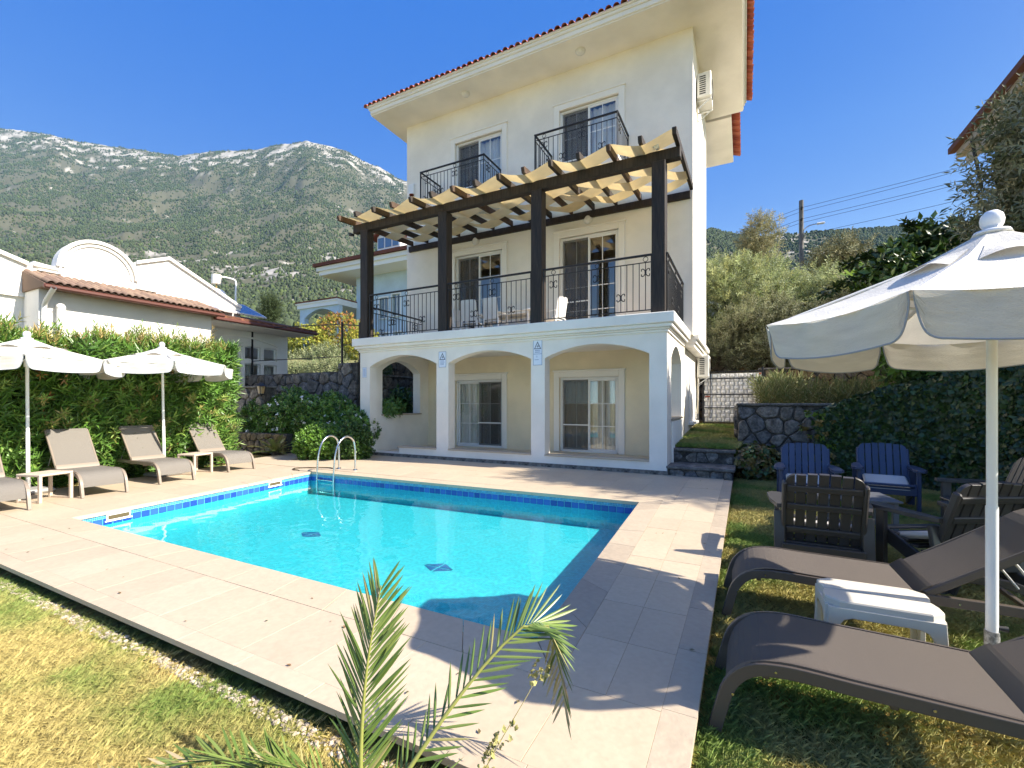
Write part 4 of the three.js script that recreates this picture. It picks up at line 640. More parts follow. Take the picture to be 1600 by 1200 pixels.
  for (const [a, b] of win) for (const [y0, y1] of [[3.20, 3.72], [1.75, 3.05]]) { const f = mesh('window', [cbox(-17.36, -17.28, y0, y1, -a - .05, -a), cbox(-17.36, -17.28, y0, y1, -b, -b + .05), cbox(-17.36, -17.28, y0, y0 + .05, -b + .05, -a - .05), cbox(-17.36, -17.28, y1 - .05, y1, -b + .05, -a - .05)], whiteFrame, o); mesh('pane', box(-17.322, -17.316, y0 + .05, y1 - .05, -b + .05, -a - .05), glassM, f); if (y0 < 2 && a > 9.5) { const lace = new THREE.PlaneGeometry(b - a - .1, 1.1, 24, 1), p = lace.attributes.position; for (let i = 0; i < p.count; i++) { p.setZ(i, .03 * Math.sin(p.getX(i) * 40)); if (p.getY(i) < 0) p.setY(i, p.getY(i) + .08 * Math.abs(Math.sin(p.getX(i) * 12))); } lace.computeVertexNormals(); mesh('curtain', lace.rotateY(Math.PI / 2).translate(-17.5, 2.48, -(a + b) / 2), curtainM, f); } }
  mesh('bay_roof', uvm(extr(poly([[-19.6, 5.3], [-15.9, 4.52], [-15.9, 4.44], [-19.6, 4.44]]), 4.1).translate(0, 0, -13.1)), M(lin(.36, .14, .075), .9, { map: T.stone }), o); mesh('bay_gutter', cbox(-15.97, -15.86, 4.33, 4.44, -13.15, -8.98, .03), M(lin(.11, .035, .025), .5), o); mesh('bay_fascia', uvm(box(-17.2, -15.98, 4.30, 4.438, -13.0, -8.99)), wm, o);
  rebase(o, -19, -.1, -8);
}
{ // solar water heater on the bay roof
  const o = thing('solar_heater', 'solar water heater with two blue panels and a white tank on the neighbouring roof', 'solar heater', null, [-17.6, 4.72, -10.2]), pm = M(lin(.03, .07, .22), .12);
  for (const z of [.55, -.62]) { const p = mesh('panel', cbox(-.75, .75, -.03, .03, -.52, .52, .01), pm, o); p.position.set(.25, .42, z); p.rotation.z = -.42; const f = mesh('panel_frame', [cbox(-.79, -.75, -.035, .035, -.56, .56), cbox(.75, .79, -.035, .035, -.56, .56), cbox(-.75, .75, -.035, .035, -.56, -.52), cbox(-.75, .75, -.035, .035, .52, .56)], M(lin(.6, .6, .6), .4), p); }
  mesh('tank', [new THREE.CapsuleGeometry(.27, 1.0, 6, 18).rotateX(Math.PI / 2).translate(-.7, .98, .2)], M(lin(.78, .77, .74), .4), o); mesh('stand', [bar(V(-.7, 0, .6), V(-.7, .75, .6), .04), bar(V(-.7, 0, -.3), V(-.7, .75, -.3), .04), bar(V(-.7, .75, .6), V(.9, .1, .6), .03)], dark, o);
  mesh('header_tank', new THREE.CylinderGeometry(.17, .17, .36, 14).translate(-.75, 1.62, -.25), M(lin(.75, .7, .6), .6), o); mesh('header_pipe', tube([V(-.75, 1.75, -.25), V(-.74, 1.78, -.75), V(-.74, 1.74, -.98), V(-.74, 1.2, -1.0), V(-.74, .4, -1.0)], .035, 30, 8), whiteFrame, o); mesh('header_leg', rod(V(-.75, 1.0, -.25), V(-.75, 1.45, -.25), .03), M(lin(.4, .28, .1), .7), o);
}
// ---------- pale blue house behind ----------
{
  const o = thing('blue_house', 'pale blue house with red tiled eaves and a dormer far behind the villa', 'house'), bm = M(lin(.52, .66, .80), .9, { map: T.stucco }), tr = M(lin(.80, .82, .84), .8);
  const f = rect(-35.4, -20, 3, 14.3), ws = [[-32.2, -31.2, 9.9, 11.9], [-30.6, -29.6, 10.0, 12.1], [-28.0, -27, 9.9, 12.2], [-32, -31, 6.6, 8.4], [-30.4, -29.4, 6.6, 8.4], [-34.5, -33.8, 9.9, 11.6]]; for (const w of ws) f.holes.push(rectHole(...w));
  mesh('wall', uvm(extr(f, .3).translate(0, 0, -34.3)), bm, o); mesh('side_wall', uvm(box(-35.4, -35.1, 3, 14.3, -44, -34.3)), bm, o);
  for (const [a, b, c, d] of ws) { const w = mesh('window', [cbox(a - .14, a, c - .1, d + .14, -33.999, -33.9), cbox(b, b + .14, c - .1, d + .14, -33.999, -33.9), cbox(a, b, d, d + .14, -33.999, -33.9), cbox(a, b, c - .1, c, -33.999, -33.85), cbox((a + b) / 2 - .04, (a + b) / 2 + .04, c, d, -34.14, -34.06)], tr, o); mesh('pane', box(a, b, c, d, -34.12, -34.11), glassM, w); }
  mesh('inner_wall', box(-35, -20, 3, 14, -37, -36.9), M(lin(.2, .22, .25), .9), o);
  mesh('eave', [box(-38.0, -20, 14.3, 14.7, -45, -31.6), box(-38.2, -20, 14.7, 15.1, -45.2, -31.4)].map(uvm), tr, o);
  const roof = mesh('roof', uvm(extr(poly([[31.2, 15.1], [38.5, 18.6], [45.5, 15.1]]), 18.4).rotateY(Math.PI / 2).translate(-38.4, 0, 0)), terracotta, o); mesh('tile_edge', box(-38.45, -20, 15.1, 15.42, -31.3, -31.15), terracotta, roof);
  mesh('dormer_cheeks', uvm(extr(poly([[-31.4, 16.0], [-28.6, 16.0], [-28.6, 17.4], [-30, 18.3], [-31.4, 17.4]]), 2.2).translate(0, 0, -35.0)), tr, o); mesh('dormer_roof', [bar(V(-31.9, 17.2, -33.6), V(-30, 18.55, -33.6), 2.4, .18), bar(V(-28.1, 17.2, -33.6), V(-30, 18.55, -33.6), 2.4, .18)], terracotta, o);
  for (const x of [-30.9, -30, -29.1]) mesh('dormer_pane', cbox(x - .36, x + .36, 16.3, 17.5 - Math.abs(x + 30) * .25, -32.79, -32.74), M(lin(.12, .22, .38), .1), o);
  for (const x of [-33.2, -27.4]) mesh('chimney', cbox(x - .35, x + .35, 15.4, 18.4, -36, -35.3, .03), tr, o);
  mesh('porch_roof', [uvm(box(-41.2, -35.3, 11.2, 11.6, -38, -31.5)), uvm(box(-41.3, -35.3, 11.6, 11.75, -38.1, -31.4))], tr, o); mesh('porch_edge', box(-41.35, -35.3, 11.75, 11.88, -38.1, -31.35), terracotta, o);
  const pa = rect(-41, -35.4, 4, 11.2); pa.holes.push(archPath(new THREE.Path(), -40.3, -35.6, 4.2, 10.2, 11.0)); mesh('porch_arch', uvm(extr(pa, .5).translate(0, 0, -32.2)), bm, o); mesh('porch_back', uvm(box(-41, -35.4, 4, 11.2, -38, -37.7)), bm, o);
  for (const x of [-39.4, -37]) mesh('porch_window', cbox(x - .45, x + .45, 8.2, 9.9, -37.69, -37.6), M(lin(.04, .07, .12), .1), o);
  rebase(o, -32, 3, -36);
}
// ---------- house at the upper right, street pole and wires, far roof ----------
{
  const o = thing('hill_house', 'eave corner of a house rising above the trees at the upper right', 'house'), hm = M(lin(.5, .45, .4), .9, { map: T.stucco });
  mesh('eave', uvm(box(13.7, 30, 19.3, 19.9, -44, -33)), hm, o); mesh('tile_edge', [box(13.3, 13.698, 19.75, 20.15, -44.2, -32.8), box(13.7, 30, 19.902, 20.15, -44.2, -32.8)], M(lin(.16, .06, .04), .8), o); mesh('fascia_board', uvm(box(14.1, 14.4, 18.6, 19.298, -43.6, -33)), hm, o);
  mesh('wall', uvm(box(15.4, 30, 3, 19.297, -43, -34)), hm, o); mesh('downpipe', rod(V(14.2, 16, -41.5), V(13.7, 19.4, -41.5), .1), dark, o); rebase(o, 20, 3, -38);
}
{
  const o = thing('street_pole', 'grey concrete power pole with a street lamp and wires above the olive trees', 'power pole', null, [3.6, 3, -38]);
  mesh('shaft', rod(V(0, 0, 0), V(0, 12.9, 0), .2, .14, 10), M(lin(.42, .40, .37), .9, { map: T.stone }), o); mesh('lamp_arm', tube([V(0, 10.6, 0), V(.4, 11.0, 0), V(1.0, 11.1, 0)], .035, 14, 6), steel, o); mesh('lamp_head', cbox(.9, 1.4, 11.02, 11.15, -.1, .1, .05), M(lin(.75, .75, .74), .3), o); for (const y of [12.2, 11.4]) mesh('crossarm', cbox(-.05, .05, y, y + .1, -.5, .5), dark, o);
  const wire = (y, x1, y1, z1, sag, z0) => mesh('wire', tube([0, .25, .5, .75, 1].map(t => V(x1 * t, lerp(y, y1, t) - sag * 4 * t * (1 - t), lerp(z0, z1, t))), .012, 30, 4), dark, o);
  for (const [y, z] of [[12.25, -.4], [12.25, .4], [11.45, -.4], [11.45, .4], [10.4, 0]]) { wire(y, 30, y + 3.2, 6, .7, z); wire(y, -26, y - 1.4, -8, .7, z); }
}
{ const o = thing('far_house', 'small tiled roof showing behind the power pole', 'house', null, [7.4, 3, -46]); mesh('wall', uvm(cbox(-2.6, 2.6, 0, 8.2, -3, 3, .05)), M(lin(.45, .48, .52), .9), o); mesh('roof', extr(poly([[-3.4, 8.2], [0, 10.2], [3.4, 8.2], [3.4, 8], [-3.4, 8]]), 7).translate(0, 0, -3.5), terracotta, o); mesh('window', cbox(-1, 0, 6, 7.2, 3, 3.05), dark, o); }
{ const o = thing('slope_roof', 'thin white roof edge poking out beside the villa wall', 'house', null, [0, 4, -40]); mesh('roof', bar(V(-4.6, 5.9, 0), V(-1.2, 5.0, 0), 3, .3), whiteFrame, o); mesh('wall', box(-5, -2, 0, 5.2, -2, 1), M(lin(.6, .6, .6), .9), o); }
// ---------- foliage tools ----------
// a sprig: n folded leaves round a short stem along +y
function sprig(n, len, wid, stem, tilt0, tilt1, seed, droop = 0) {
  const q = rng(seed), o = [];
  for (let i = 0; i < n; i++) {
    const t = (i + .5) / n, az = i * 2.39996 + (q() - .5) * .6, el = lerp(tilt0, tilt1, t) + (q() - .5) * .3, L = len * (.7 + .5 * q()), w = wid * (.8 + .4 * q());
    const d = V(Math.cos(az) * Math.cos(el), Math.sin(el), Math.sin(az) * Math.cos(el)), s = V(-Math.sin(az), 0, Math.cos(az)), up = s.clone().cross(d).normalize(), b = V(0, stem * t, 0);
    const P = (f, x, f2) => b.clone().addScaledVector(d, L * f).addScaledVector(s, w * x).addScaledVector(up, L * f2 - droop * L * f * f);
    const B = P(0, 0, 0), l = P(.42, -.5, .03), c = P(.45, 0, -.02), r = P(.42, .5, .03), T = P(1, 0, -.02);
    for (const [a, e, f] of [[B, l, c], [B, c, r], [l, T, c], [c, T, r]]) o.push(a.x, a.y, a.z, e.x, e.y, e.z, f.x, f.y, f.z);
  }
  const g = new THREE.BufferGeometry(); g.setAttribute('position', new THREE.Float32BufferAttribute(o, 3)); g.computeVertexNormals(); return g;
}
const leafM = (rough = .55) => M(lin(1, 1, 1), rough), leafT = MP(lin(1, 1, 1), .95, { transmission: .28, thickness: 0 });
const glossLeaf = leafM(.42), mattLeaf = leafM(.75), oliveLeaf = MP(lin(1, 1, 1), .95, { transmission: .3, thickness: 0 });
function foliage(name, parent, geo, mat, items, colors) { // items: [pos, dir, scale]
  const m = new THREE.InstancedMesh(geo, mat, items.length), M4 = new THREE.Matrix4(), q = new THREE.Quaternion(), q2 = new THREE.Quaternion(), up = V(0, 1, 0), c = new THREE.Color();
  items.forEach(([p, d, s], i) => { q.setFromUnitVectors(up, d).multiply(q2.setFromAxisAngle(up, R() * 6.283)); m.setMatrixAt(i, M4.compose(p, q, V(s, s, s))); const a = colors[Math.floor(R() * colors.length)], k = rr(.75, 1.25); m.setColorAt(i, c.setRGB(a[0] * k, a[1] * k, a[2] * k)); });
  m.name = name; m.castShadow = m.receiveShadow = true; m.userData.kind = 'stuff'; parent.add(m); return m;
}
const rdir = (up = .3) => { const a = R() * 6.283, y = rr(-1, 1), r = Math.sqrt(1 - y * y); return V(Math.cos(a) * r, y + up, Math.sin(a) * r).normalize(); };
// points near the skin of a lumpy ellipsoid
function lump(c, r, n, s0, s1, thick = .4, up = .35, rough = .3, floor = -9) {
  const out = []; let tries = 0;
  while (out.length < n && tries++ < n * 6) { const d = rdir(0), k = (1 - thick * Math.pow(R(), 1.4)) * (1 + rough * fbm(d.x * 1.6 + c[0], d.y * 1.6 + c[1], d.z * 1.6 + c[2], 3) * 1.6), p = V(c[0] + d.x * r[0] * k, c[1] + d.y * r[1] * k, c[2] + d.z * r[2] * k); if (p.y < floor) continue; out.push([p, d.clone().multiplyScalar(.8).add(V(0, up, 0)).add(rdir(0).multiplyScalar(.7)).normalize(), rr(s0, s1)]); }
  return out;
}
const SP = { olean: sprig(9, .15, .026, .12, .1, 1.15, 1), olean2: sprig(7, .16, .024, .18, .5, 1.3, 2), olive: sprig(12, .095, .024, .24, .1, .9, 3), small: sprig(8, .055, .03, .06, 0, 1.1, 4), ivy: sprig(5, .085, .075, .06, -.1, .7, 5, .2), broad: sprig(7, .16, .07, .14, -.1, 1, 6, .25), fine: sprig(16, .10, .012, .3, .3, 1.1, 7), flower: sprig(6, .035, .03, .01, .2, .6, 8) };
const limb = (pts, r0, r1, n = 7) => { const c = new THREE.CatmullRomCurve3(pts), k = 12, P = c.getSpacedPoints(k), out = []; for (let i = 0; i < k; i++) out.push(rod(P[i], P[i + 1].clone().lerp(P[i], -.06), lerp(r0, r1, i / k), lerp(r0, r1, (i + 1) / k), n)); return merge(out); };
const bark = M(lin(.16, .13, .10), .95, { map: T.stone, bumpMap: T.stoneB, bumpScale: .02 });

// ---------- left: oleander hedge ----------
{
  const o = thing('oleander_hedge', 'tall oleander hedge with long leaves behind the parasols and taupe loungers', 'hedge', null, [-11.9, -.1, -4.3]), A = V(.75, 0, 4.2), B = V(-.5, 0, -2.72), items = [], tips = [];
  const hAt = t => 2.45 + .5 * fbm(t * 7, 3) + .5 * fbm(t * 23, 8) + lerp(.0, .35, t);
  for (let i = 0; i < 5000; i++) { const t = R(), h = hAt(t), y = Math.pow(R(), .85) * h, w = .58 * (1 - .35 * Math.pow(y / h, 3)), front = R() < .82, n = .6 * fbm(t * 9, y * 1.3, 5), p = A.clone().lerp(B, t); p.x += front ? w * (1 - .5 * Math.pow(R(), 1.6)) + n : rr(-w, w); p.z += t > .985 || t < .01 ? 0 : 0; p.y = y + .03; items.push([p, V(front ? .7 : 0, .75, 0).add(rdir(0).multiplyScalar(.75)).normalize(), rr(1.0, 1.7)]); }
  for (let i = 0; i < 1100; i++) { const y = Math.pow(R(), .85) * 3.1, p = B.clone(); p.x += rr(-.6, .5); p.z += -.1 - .25 * R() * R(); p.y = y; items.push([p, V(.2, .7, -.3).add(rdir(0).multiplyScalar(.7)).normalize(), rr(.8, 1.3)]); }
  for (let i = 0; i < 1300; i++) { const t = R(), h = hAt(t) + .75 * Math.pow(Math.abs(fbm(t * 26, 9)) * 2.4, 1.2) * R(), p = A.clone().lerp(B, t); p.x += rr(-.45, .5); p.y = h; tips.push([p, V(rr(-.3, .3), 1, rr(-.3, .3)).normalize(), rr(.7, 1.1)]); }
  foliage('foliage', o, SP.olean, glossLeaf, items, [[.09, .19, .028], [.12, .25, .04], [.06, .13, .022], [.19, .29, .055], [.10, .20, .035]]);
  foliage('new_shoots', o, SP.olean2, glossLeaf, tips, [[.18, .26, .045], [.32, .28, .08], [.13, .23, .035], [.38, .27, .10]]);
  { const sh = []; for (let k = 0; k < 130; k++) { const t = R(), p = A.clone().lerp(B, t), topS = R() < .6, L = rr(.25, .6); p.y = topS ? hAt(t) - .05 : rr(.6, 2.3); p.x += topS ? rr(-.4, .5) : .5; const d = V(topS ? rr(-.25, .35) : rr(.4, 1), topS ? 1 : rr(.2, .9), rr(-.4, .4)).normalize(); for (let q = 0; q < 6; q++) sh.push([p.clone().addScaledVector(d, L * q / 6), d.clone().add(rdir(0).multiplyScalar(.25)).normalize(), rr(.7, 1.05)]); } foliage('stray_shoots', o, SP.olean, glossLeaf, sh, [[.14, .26, .045], [.22, .30, .06], [.30, .26, .08]]); }
  const dead = []; for (let i = 0; i < 60; i++) { const t = R(), p = A.clone().lerp(B, t); p.x += rr(.45, .68); p.y = rr(.4, 2.6); dead.push([p, rdir(.2), rr(.6, .9)]); } foliage('dry_leaves', o, SP.olean, mattLeaf, dead, [[.34, .16, .05], [.40, .24, .12]]);
  const st = []; for (let i = 0; i < 60; i++) { const t = (i + R()) / 60, p = A.clone().lerp(B, t), h = hAt(t); p.x += rr(-.3, .25); st.push(limb([p, p.clone().add(V(rr(-.1, .15), h * .5, rr(-.15, .15))), p.clone().add(V(rr(-.2, .3), h * .95, rr(-.3, .3)))], .02, .007, 5)); } mesh('stems', st, bark, o).userData.kind = 'stuff';
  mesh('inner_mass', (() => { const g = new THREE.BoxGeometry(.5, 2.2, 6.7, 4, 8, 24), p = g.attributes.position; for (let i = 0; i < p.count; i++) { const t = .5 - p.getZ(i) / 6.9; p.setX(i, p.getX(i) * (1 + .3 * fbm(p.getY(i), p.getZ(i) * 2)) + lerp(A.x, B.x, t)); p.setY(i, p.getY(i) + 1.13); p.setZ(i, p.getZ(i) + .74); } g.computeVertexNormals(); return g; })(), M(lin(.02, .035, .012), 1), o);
}
// white flowered bush, ball bush, cycad, rock soil
function bush(name, label, p, lumps, geo, mat, colors, extra) {
  const o = thing(name, label, extra && extra.cat || 'bush', extra && extra.group, p), items = []; for (const [c, r, n, s0, s1] of lumps) items.push(...lump(c, r, n, s0, s1, .35, .35, .28, .02));
  foliage('foliage', o, geo, mat, items, colors); const st = []; for (const [c, r] of lumps) for (let k = 0; k < 3; k++) { const a = R() * 6.28; st.push(limb([V(c[0] + .1 * Math.cos(a), 0, c[2] + .1 * Math.sin(a)), V(c[0] + .3 * r[0] * Math.cos(a), c[1] * .6, c[2] + .3 * r[2] * Math.sin(a)), V(c[0] + .75 * r[0] * Math.cos(a), c[1] + r[1] * .4, c[2] + .7 * r[2] * Math.sin(a))], .022, .008, 5)); } mesh('stems', st, bark, o).userData.kind = 'stuff'; return o;
}
{
  const L = [[[-2.0, .95, 0], [1.1, .8, .75], 2300, 1.3, 2.1], [[-.6, 1.05, -.1], [1.3, .82, .8], 2700, 1.3, 2.1], [[.7, .95, -.1], [1.1, .8, .8], 2500, 1.3, 2.1], [[1.75, .7, .0], [.75, .75, .7], 1500, 1.3, 2.1]];
  const o = bush('flowering_bush', 'wide dark green bush with small white flowers left of the porch', [-12.2, -.05, -9.75], L, SP.small, glossLeaf, [[.085, .18, .03], [.12, .235, .04], [.06, .13, .025], [.15, .27, .045]]), fl = [];
  for (const [c, r] of L) for (const q of lump(c, r.map(x => x * 1.08), 44, 1.1, 1.9, .05, .3, .28, .4)) if (q[0].z > c[2] - .25) for (let k = 0; k < 3; k++) fl.push([q[0].clone().add(rdir(0).multiplyScalar(.035)), q[1], q[2] * .8]);
  foliage('flowers', o, SP.flower, mattLeaf, fl, [[.78, .78, .76], [.7, .72, .72]]);
  bush('ball_bush', 'clipped round bright green bush behind the pool ladder', [-10.28, -.05, -8.62], [[[0, .44, 0], [.66, .52, .62], 2300, .9, 1.3]], SP.small, glossLeaf, [[.10, .21, .025], [.13, .25, .03], [.075, .16, .022]]);
  bush('ball_bush', 'darker rounded bush touching the leftmost arcade column', [-9.5, -.05, -9.0], [[[0, .45, 0], [.5, .55, .5], 1500, .9, 1.3]], SP.small, glossLeaf, [[.05, .11, .02], [.07, .14, .022], [.04, .09, .018]]);
}
{ // cycad
  const o = thing('cycad', 'spiky yellow green cycad in front of the low stone edging', 'plant', null, [-12.1, -.05, -8.55]), lf = sprig(1, .13, .016, 0, .5, .5, 3), fm = [[.16, .20, .04], [.12, .17, .03], [.24, .24, .07]].map(c => M(lin(...c), .45));
  for (let k = 0; k < 24; k++) { const az = k * 2.4, el = lerp(1.2, .1, k / 24), L = rr(.6, .85), P = t => V(Math.cos(az) * Math.cos(el) * L * t, Math.sin(el) * L * t - .28 * L * t * t + .12, Math.sin(az) * Math.cos(el) * L * t), g = [limb([P(0), P(.5), P(1)], .008, .003, 5)]; for (let i = 2; i < 22; i++) { const t = i / 22, b = P(t), d = P(t + .03).sub(b).normalize(), s = V(-d.z, 0, d.x).normalize(), n = V().crossVectors(d, s); for (const e of [-1, 1]) { const l = .15 * Math.sin(Math.PI * (.15 + .8 * t)), tip = b.clone().addScaledVector(s, e * l * .8).addScaledVector(d, l * .6).addScaledVector(n, -.1 * l), q = new THREE.BufferGeometry(), w = d.clone().multiplyScalar(.009); q.setAttribute('position', new THREE.Float32BufferAttribute([...b.clone().sub(w).toArray(), ...b.clone().add(w).toArray(), ...tip.toArray()], 3)); q.computeVertexNormals(); g.push(q); } } mesh('frond', g, fm[k % 3], o); }
  mesh('trunk', rod(V(0, 0, 0), V(0, .16, 0), .12, .09, 10), bark, o);
}
{ const o = bush('window_plant', 'small green plant with white flowers on the side arch sill of the porch', [-9.95, 1.16, -10.85], [[[.05, .12, 0], [.28, .2, .42], 260, .7, 1]], SP.broad, glossLeaf, [[.07, .15, .03], [.10, .2, .04]]), fl = lump([.1, .15, 0], [.3, .2, .4], 22, .9, 1.3, .1); foliage('flowers', o, SP.flower, mattLeaf, fl, [[.8, .8, .78]]); }
{ // shrubs of the raised garden left
  const SG = 'sunlit shrubs behind the iron fence';
  bush('garden_shrub', 'yellow green shrub behind the fence beside the neighbouring house', [-30.8, 4.0, -24.5], [[[0, 1.9, 0], [2.2, 1.7, 1.6], 1700, 2, 3]], SP.small, mattLeaf, [[.30, .30, .035], [.37, .35, .05], [.22, .26, .03]], { group: SG });
  bush('garden_shrub', 'wide grey green shrub behind the middle of the iron fence', [-28.2, 2.7, -23.6], [[[-1.3, 1.4, 0], [2.0, 1.3, 1.4], 1300, 1.4, 2.2], [[1.2, 1.5, .1], [1.9, 1.4, 1.4], 1300, 1.4, 2.2]], SP.olive, mattLeaf, [[.24, .27, .13], [.31, .33, .18], [.18, .22, .09]], { group: SG });
  bush('garden_shrub', 'orange and yellow shrub in front of the pale blue house', [-29.5, 4.6, -26.5], [[[0, 2.6, 0], [2.4, 1.6, 1.5], 1300, 2, 3]], SP.small, mattLeaf, [[.42, .20, .06], [.36, .31, .04], [.22, .24, .04]], { group: SG });
  bush('garden_shrub', 'bright yellow shrub under the leftmost pergola post', [-25.2, 3.6, -25], [[[0, 1.9, 0], [1.8, 1.5, 1.5], 1000, 2, 3]], SP.small, mattLeaf, [[.38, .34, .04], [.26, .28, .04]], { group: SG });
  bush('garden_shrub', 'low grey green shrub right above the long rubble wall', [-22.6, 2.4, -18.8], [[[-1.6, .6, 0], [1.8, .75, 1.1], 900, 1.2, 1.9], [[1.0, .7, .1], [1.8, .8, 1.1], 900, 1.2, 1.9]], SP.olive, mattLeaf, [[.22, .25, .11], [.28, .30, .15], [.16, .20, .08]], { group: SG });
  bush('garden_shrub', 'dark shrub leaning over the end of the long rubble wall', [-12.0, 2.4, -12.3], [[[0, .35, 0], [.7, .5, .6], 500, .9, 1.4]], SP.small, glossLeaf, [[.05, .09, .02], [.035, .07, .018]]);
  bush('side_shrub', 'dark leafy shrub in front of the rubble wall seen through the side arch', [-10.95, 0, -12.6], [[[0, 1.0, 0], [.35, .9, .5], 420, .9, 1.5]], SP.broad, glossLeaf, [[.04, .09, .02], [.06, .12, .02]]);
}
// ---------- trees ----------
function tree(name, label, p, trunk, crown, geo, mat, colors, cat = 'tree', group) { // trunk: [height, r]; crown: [centre, radii, clumps, sprigs per clump, clump radius, s0, s1]
  const o = thing(name, label, cat, group, p), [c, r, nc, ns, cr, s0, s1] = crown, items = [], br = [], top = V(rr(-.15, .15), trunk[0], rr(-.15, .15));
  br.push(limb([V(0, -.2, 0), V(rr(-.1, .1), trunk[0] * .5, rr(-.1, .1)), top], trunk[1], trunk[1] * .7, 9));
  for (let i = 0; i < nc; i++) { const d = rdir(.15), k = .45 + .6 * Math.pow(R(), .6), q = V(c[0] + d.x * r[0] * k, c[1] + d.y * r[1] * k, c[2] + d.z * r[2] * k), z = cr * rr(.65, 1.3); items.push(...lump([q.x, q.y, q.z], [z * 1.1, z * .8, z * 1.1], Math.round(ns * rr(.7, 1.3)), s0, s1, .8, .4, .35)); if (i % 3 === 0) br.push(limb([top, top.clone().lerp(q, .5).add(V(rr(-.2, .2), .15, rr(-.2, .2))), q], trunk[1] * .4, .012, 5)); }
  mesh('trunk', br, bark, o); foliage('crown', o, geo, mat, items, colors); return o;
}
const OL = [[.28, .33, .13], [.37, .41, .20], [.21, .26, .10], [.40, .41, .16], [.33, .37, .21]];
tree('olive_tree', 'feathery golden green olive tree right beside the villa wall', [-.3, 3.2, -21.8], [1.6, .16], [[0, 2.5, 0], [1.9, 2.0, 1.6], 46, 130, .62, 1.1, 1.7], SP.olive, oliveLeaf, OL, 'tree', 'olive trees behind the golden wall');
tree('olive_tree', 'broad silvery olive tree in the middle behind the gate', [1.9, 3.2, -21.2], [1.3, .16], [[0, 1.6, 0], [2.0, 1.6, 1.6], 46, 130, .62, 1.1, 1.7], SP.olive, oliveLeaf, OL, 'tree', 'olive trees behind the golden wall');
tree('olive_tree', 'low silvery olive tree reaching down over the golden rubble wall', [.6, 2.0, -19.0], [1.2, .1], [[0, 1.9, 0], [1.5, 1.4, .9], 30, 120, .5, 1, 1.5], SP.olive, oliveLeaf, [[.20, .21, .10], [.22, .22, .12], [.12, .14, .06]], 'tree', 'olive trees behind the golden wall');
tree('olive_tree', 'thin tall olive shoot standing above the others', [.55, 3.2, -22.6], [4.2, .05], [[0, 5.3, 0], [.75, 1.1, .6], 16, 60, .36, 1.1, 1.5], SP.olive, oliveLeaf, [[.38, .34, .18], [.24, .24, .12]], 'tree', 'olive trees behind the golden wall');
tree('olive_tree', 'sparse olive beside the power pole', [3.6, 3.2, -23.5], [2.6, .1], [[0, 3.7, 0], [1.2, 1.5, 1], 20, 80, .45, 1.1, 1.6], SP.olive, mattLeaf, [[.26, .24, .12], [.2, .2, .1]], 'tree', 'olive trees behind the golden wall');
tree('olive_tree', 'low grey green olive left of the banana plant, above the tan wall', [3.4, 1.5, -18.3], [1.6, .1], [[0, 2.4, 0], [1.7, 1.4, 1], 30, 120, .5, 1, 1.6], SP.olive, oliveLeaf, [[.22, .23, .12], [.20, .20, .12], [.11, .13, .06]], 'tree', 'olive trees behind the golden wall');
tree('olive_tree', 'large dense olive tree filling the upper right edge', [6.0, 0, -10.9], [2.9, .24], [[0, 5.2, 0], [2.0, 2.0, 2.1], 96, 130, .66, 1.1, 1.7], SP.olive, mattLeaf, [[.16, .17, .09], [.22, .22, .13], [.12, .14, .06], [.28, .26, .16]]);
tree('shade_tree', 'broad dark tree standing outside the frame, right of the lawn chairs', [6.1, 0, -6.5], [1.8, .15], [[0, 2.9, 0], [1.2, .95, 1.2], 40, 100, .45, 1.2, 1.8], SP.broad, glossLeaf, [[.05, .09, .02], [.07, .12, .025]]);
tree('vine_tree', 'dark leafy climber with arching sprays in front of the sky at right', [4.6, 1.3, -14.5], [1.8, .12], [[.1, 2.6, 0], [2.1, 1.7, 1.3], 52, 100, .5, 1, 1.6], SP.broad, glossLeaf, [[.05, .10, .02], [.08, .15, .025], [.13, .21, .03], [.04, .075, .02]], 'climber');
{ // arching sprays of the climber
  const o = thing('climber_sprays', 'three dark arching shoots with hanging leaves against the sky', 'climber', null, [3.6, 4.0, -14.2]);
  for (const [a, b, c] of [[V(0, .3, 0), V(-.7, 1.25, .1), V(-1.45, 1.0, .2)], [V(.1, .2, 0), V(-.9, .75, .1), V(-1.9, .35, .2)], [V(.6, .5, 0), V(.25, 1.7, 0), V(-.15, 2.0, 0)]]) { const cu = new THREE.CatmullRomCurve3([a, b, c]), it = []; mesh('shoot', limb([a, b, c], .014, .005, 5), bark, o); for (let i = 0; i < 46; i++) { const p = cu.getPoint(.2 + .8 * i / 46); it.push([p.add(V(0, -.02, 0)), V(rr(-.5, .5), -.6, rr(-.5, .5)).normalize(), rr(.75, 1.15)]); } foliage('leaves', o, SP.broad, glossLeaf, it, [[.03, .06, .015], [.05, .08, .02]]); }
}
bush('lime_shrub', 'bright lime green shrub just above the large parasol', [3.9, 1.4, -12.6], [[[0, 1.3, 0], [1.3, 1.15, .6], 700, 1, 1.6]], SP.broad, leafT, [[.10, .20, .02], [.15, .27, .03], [.06, .12, .02]]);
bush('dark_shrub', 'dark hedge mass behind the top of the large parasol', [5.6, 1.4, -12.2], [[[0, 1.9, 0], [1.6, 1.9, .9], 1700, 1.1, 1.8]], SP.broad, glossLeaf, [[.03, .06, .012], [.045, .085, .018], [.06, .11, .02]]);
